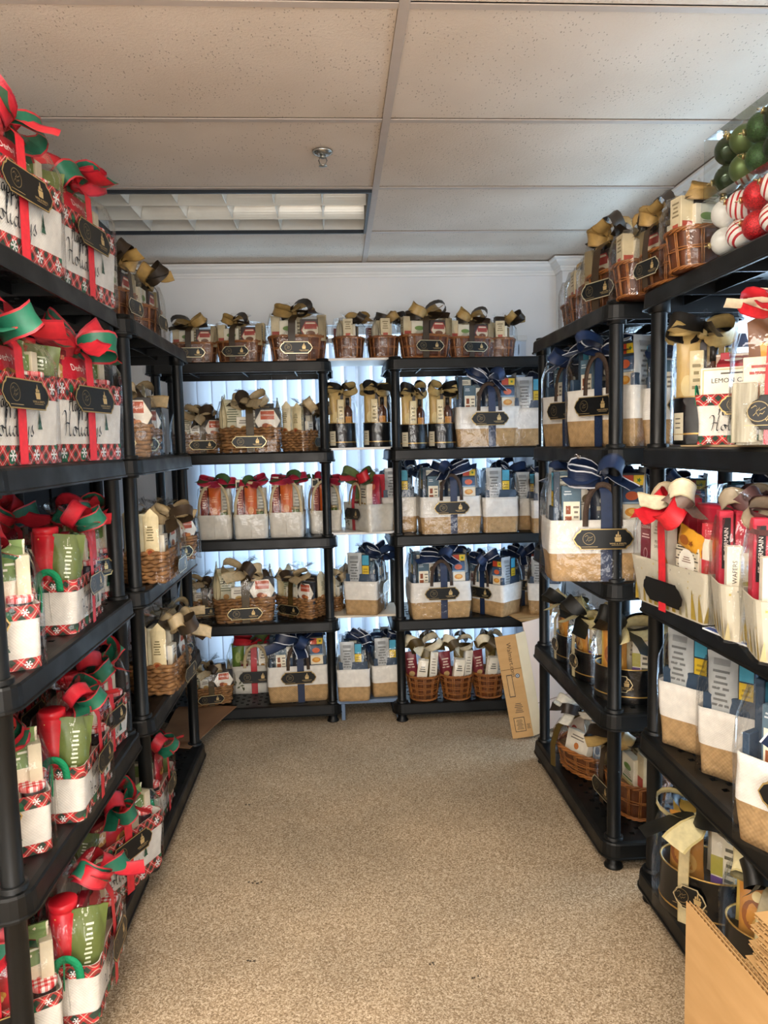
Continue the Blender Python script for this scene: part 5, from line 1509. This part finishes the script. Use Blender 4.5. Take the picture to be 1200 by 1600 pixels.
 ('tin', 1.035, 2.05, U+.006, -30, 'black tin gift beside the lemon cakes tote, right near rack', 1.05),
 ('holiday_l', 1.045, 1.825, U+.006, -35, 'plaid tote with cream lemon cakes carton behind the wooden caddy', .9),
 ('crate', .985, 1.58, U+.006, -30, 'pale wooden caddy with red ribbon at the right picture edge', 1.05),
 ('treebox', .94, 1.90, M_, -84, 'wide white tree-printed carton with red ribbon and blank black plaque', 1.0),
 ('treeend', .945, 1.615, M_+.004, -18, 'narrow white tree-printed carton with red boxes, farther of two', 1.0),
 ('treeend', .93, 1.45, M_+.004, -18, 'narrow white tree-printed carton with red boxes, nearer of two', 1.0),
 ('treebox', 1.20, 1.72, M_, -88, 'white tree-printed carton in the back row with taupe bow', .95),
 ('navy', 1.20, 2.02, M_, 80, 'navy tote back row, blue bow above the wide tree-printed carton', .95),
 ('navy', 1.105, 2.075, B_, 33, 'navy tote end with blue and yellow chocolates, farthest on the right near rack', .98),
 ('navy', 1.115, 1.885, B_, 38, 'navy tote end with blue and yellow chocolates, middle one on the right near rack', .95),
 ('navy', 1.03, 1.44, B_, -62, 'navy tote with large navy bow and cut-off plaque at the right picture edge', 1.05),
 ('bigtin', 1.005, 1.93, A, -48, 'large black tin gift with gilt plaque on the bottom shelf, nearest right', 1.08),
 ('bigtin', 1.05, 1.665, A, -40, 'black tin gift behind the stacked cardboard, cream bow on top', 1.0),
 ('willow', 1.2, 2.02, A, 20, 'willow basket in the back row behind the large black tin', .9),
]
for it in ITEMS: put(*it)
# ------------------------------------------------------------------ boards, sheets, cartons
def board(x0, x1, y0, y1, z0, z1, m, name, label, cat, group=None):
    mb = MB(); box(mb, (0, 0, (z1-z0)/2), (x1-x0, y1-y0, z1-z0), m, .001)
    return single(name, mb, label, cat, ((x0+x1)/2, (y0+y1)/2, z0), (0, 0, 0), group)
BRD = C('#e9e7e2', .5, 0, .03, 5)
for z, l in ((T, 'white board bridging the gap between the back racks, topmost, under two willow baskets'), (U, 'white board bridging the gap under the two black tins'),
             (M_, 'white board bridging the gap under the sideways holly tote'), (B_, 'white board bridging the gap under the end-on navy tote')):
    board(-.045, .30, 3.80, 4.08, z+.001, z+BT, BRD if z > .9 else C('#d9cdb8', .7, 0, .05, 8), 'bridging_board', l, 'board', 'boards bridging the gap')
tb = MB(); gl = C('#6b7f9a', .35, 0, .08, 8)
box(tb, (.145, 3.95, .10), (.36, .36, .02), gl, .003)
for sx in (0.0, .29): box(tb, (sx, 3.95, .045), (.02, .34, .09), gl, .003)
single('low_stool', tb, 'low blue-grey stand on the carpet carrying the two lowest navy totes', 'stand')
# cardboard: leaning flattened carton with print
cb = MB(); cm = cardboard(); ce = card_edge()
def sheet(mb, W, H, t, M=None, x0=0):
    box(mb, (x0+W/2, 0, H/2), (W, t, H), cm, 0, M)
sheet(cb, .10, .50, .006)
ik = C('#4a3c2c', .8)
F = FR((.05, -.0033, .25), 'f')
text(cb, 'Walmart.com', .03, .008, .13, ik, F, rot=-math.pi/2)
q = []
prints(cb, [('r', .22, .40, .50, .62, '#4a3c2c'), ('r', .25, .41, .47, .61, '#b9935f')], .10, .50, F)
for k in range(5): prints(cb, [('r', .27, .42+.038*k, .45, .447+.038*k, '#6d5a42')], .10, .50, F)
for r_, c_ in ((.011, '#3f4a55'), (.007, '#a9b0b4'), (.003, '#3f4a55')): prints(cb, [('c', .76, .60, r_, c_)], .10, .50, FR((.05, -.0033-.0003*(11-r_*1000)/4, .25), 'f'))
prints(cb, [('n', .35, .24, .75, .34, '#5d4c38', 6), ('r', .20, .06, .72, .20, '#4a3c2c'), ('r', .23, .067, .69, .193, '#b9935f'), ('n', .3, .08, .62, .18, '#5d4c38', 8), ('n', .78, .08, .95, .13, '#5d4c38', 4)], .10, .50, F)
crease = MB(); box(crease, (.05, -.0028, .335), (.10, .002, .0025), C('#6d5030', .9)); 
fl = MB(); box(fl, (.031, .0, .25), (.062, .005, .50), C('#c9b08a', .85, 0, .08, 8), 0); 
fl2 = MB(); box(fl2, (.11, 0, .27), (.22, .005, .54), C('#d3b9a4', .8, 0, .05, 6), 0); box(fl2, (.11, -.003, .14), (.22, .002, .003), C('#8a7058', .9))
e = place([N('printed_flap', cb), N('crease', crease), N('side_flap', fl, (), (.10, 0, 0), (0, 0, R(38))), N('inner_panel', fl2, (), (.145, .05, .0), (0, 0, R(28)))],
      'flattened_carton', 'flattened brown carton with printed flap, leaning in the corner between the racks', 'cardboard', (.815, 3.435, .001), -10, None, 1.0, -4, -9.5)
sh = MB(); box(sh, (0, 0, .002), (.34, .30, .004), cm); box(sh, (.0, -.10, .0045), (.34, .003, .001), C('#6d5030', .9))
single('cardboard_flap', sh, 'cardboard sheet jutting from the back right rack under the corner-on navy tote', 'cardboard', (1.03, 3.76, B_+.001), (0, 0, R(12)))
sh = MB(); vs = [(-.845, 3.30), (-.69, 3.255), (-.60, 3.60), (-.55, 3.77), (-.68, 3.80), (-.86, 3.80)]
loft(sh, [[(x, y, A+.002) for x, y in vs], [(x, y, A+.006) for x, y in vs]], C('#8a6444', .85, 0, .15, 6), False, True, True)
single('brown_sheet', sh, 'brown cardboard sheet on the floor shelf in the back left corner', 'cardboard')
sh = MB(); box(sh, (0, 0, .0025), (.30, .52, .004), C('#c9ad82', .85, 0, .08, 6))
single('cardboard_liner', sh, 'tan cardboard liner under the lemon cakes tote and wooden caddy', 'cardboard', (1.10, 1.74, U+.001))
bk = MB(); box(bk, (0, 0, .002), (.26, .40, .0035), C('#eef1f4', .3, 0, .03, 5), 0)
for x0, x1, c in ((-.128, -.112, '#2f55a8'), (-.105, -.10, '#5d86c8'), (.10, .125, '#2f55a8')): box(bk, ((x0+x1)/2, 0, .0041), (x1-x0, .39, .0004), C(c, .35))
single('leaflet', bk, 'blue and white printed leaflet under the narrow tree-printed cartons', 'leaflet', (1.02, 1.52, M_+.0005), (0, 0, R(6)))
# flattened cartons standing in the lower right foreground
def corrug(mb, L, H, t):
    """double-wall sheet: liners, and the zigzag flute showing along the cut top edge"""
    box(mb, (L/2, 0, H/2), (L, t*.16, H), cm, 0, Matrix.Translation((0, -t*.42, 0)))
    box(mb, (L/2, 0, H/2), (L, t*.16, H), cm, 0, Matrix.Translation((0, t*.42, 0)))
    n = int(L/.006); P = [(L*k/n, (-1 if k % 2 else 1)*t*.32) for k in range(n+1)]
    vs = [(x, y, z) for z in (0, H-.001) for x, y in P]
    mb.add(vs, [(k, k+1, k+n+2, k+n+1) for k in range(n)], ce)
b1 = MB(); corrug(b1, .62, .50, .008)
b2 = MB(); corrug(b2, .62, .49, .008)
e = place([N('carton_panel', b1), N('carton_panel', b2, (), (.0, .016, 0))], 'folded_carton', 'tan flattened carton standing on edge in the lower right foreground', 'cardboard', (.686, 1.385, .001), -87, 'flattened cartons', 1.0, 0, 0)
kids = []
rnd = random.Random(9)
pw, pl, pt = .34, .48, .0085
for k in range(66):
    b = MB()
    for sg in (-1, 1): box(b, (0, 0, sg*pt*.40), (pw, pl, pt*.14), cm)
    n = 60; Pf = [(-pl/2+pl*i/n, (-1 if i % 2 else 1)*pt*.32) for i in range(n+1)]
    b.add([(x, y, z) for x in (-pw/2+.001, pw/2-.001) for y, z in Pf], [(i, i+1, i+n+2, i+n+1) for i in range(n)], ce)
    kids.append(N('carton_sheet', b, (), (rnd.uniform(-.010, .010)+(.02 if k > 57 else 0), rnd.uniform(-.012, .012), pt/2+.0002+k*(pt+.0004)), (0, 0, rnd.uniform(-.03, .03)+(.1 if k > 57 else 0))))
place(kids, 'carton_pile', 'tall pile of flattened tan cartons at the lower right edge, fluted edges showing', 'cardboard', (.892, .985, .001), 0, 'flattened cartons')
# bauble cartons on the near right rack
place(ornaments('red'), 'bauble_carton', 'clear carton of white, red and candy-striped baubles atop the right near rack', 'ornaments', (.945, 1.60, T), -88, 'cartons of baubles')
place(ornaments('green'), 'bauble_carton', 'clear carton of green baubles stacked on the red and white ones', 'ornaments', (.955, 1.61, T+.148), -88, 'cartons of baubles')
# bits on the carpet
db = MB(); rnd = random.Random(2)
for x, y in ((-.32, 2.36), (-.30, 2.355), (.23, 1.92), (.33, 1.86), (-.40, 2.9), (-.28, 1.98)):
    for k in range(3): box(db, (x+rnd.uniform(-.012, .012), y+rnd.uniform(-.006, .006), .002), (rnd.uniform(.003, .008), .003, .003), C('#4a4034', .9))
o = single('carpet_litter', db, 'scattered dark crumbs and leaf bits on the beige carpet', 'litter'); o['kind'] = 'stuff'
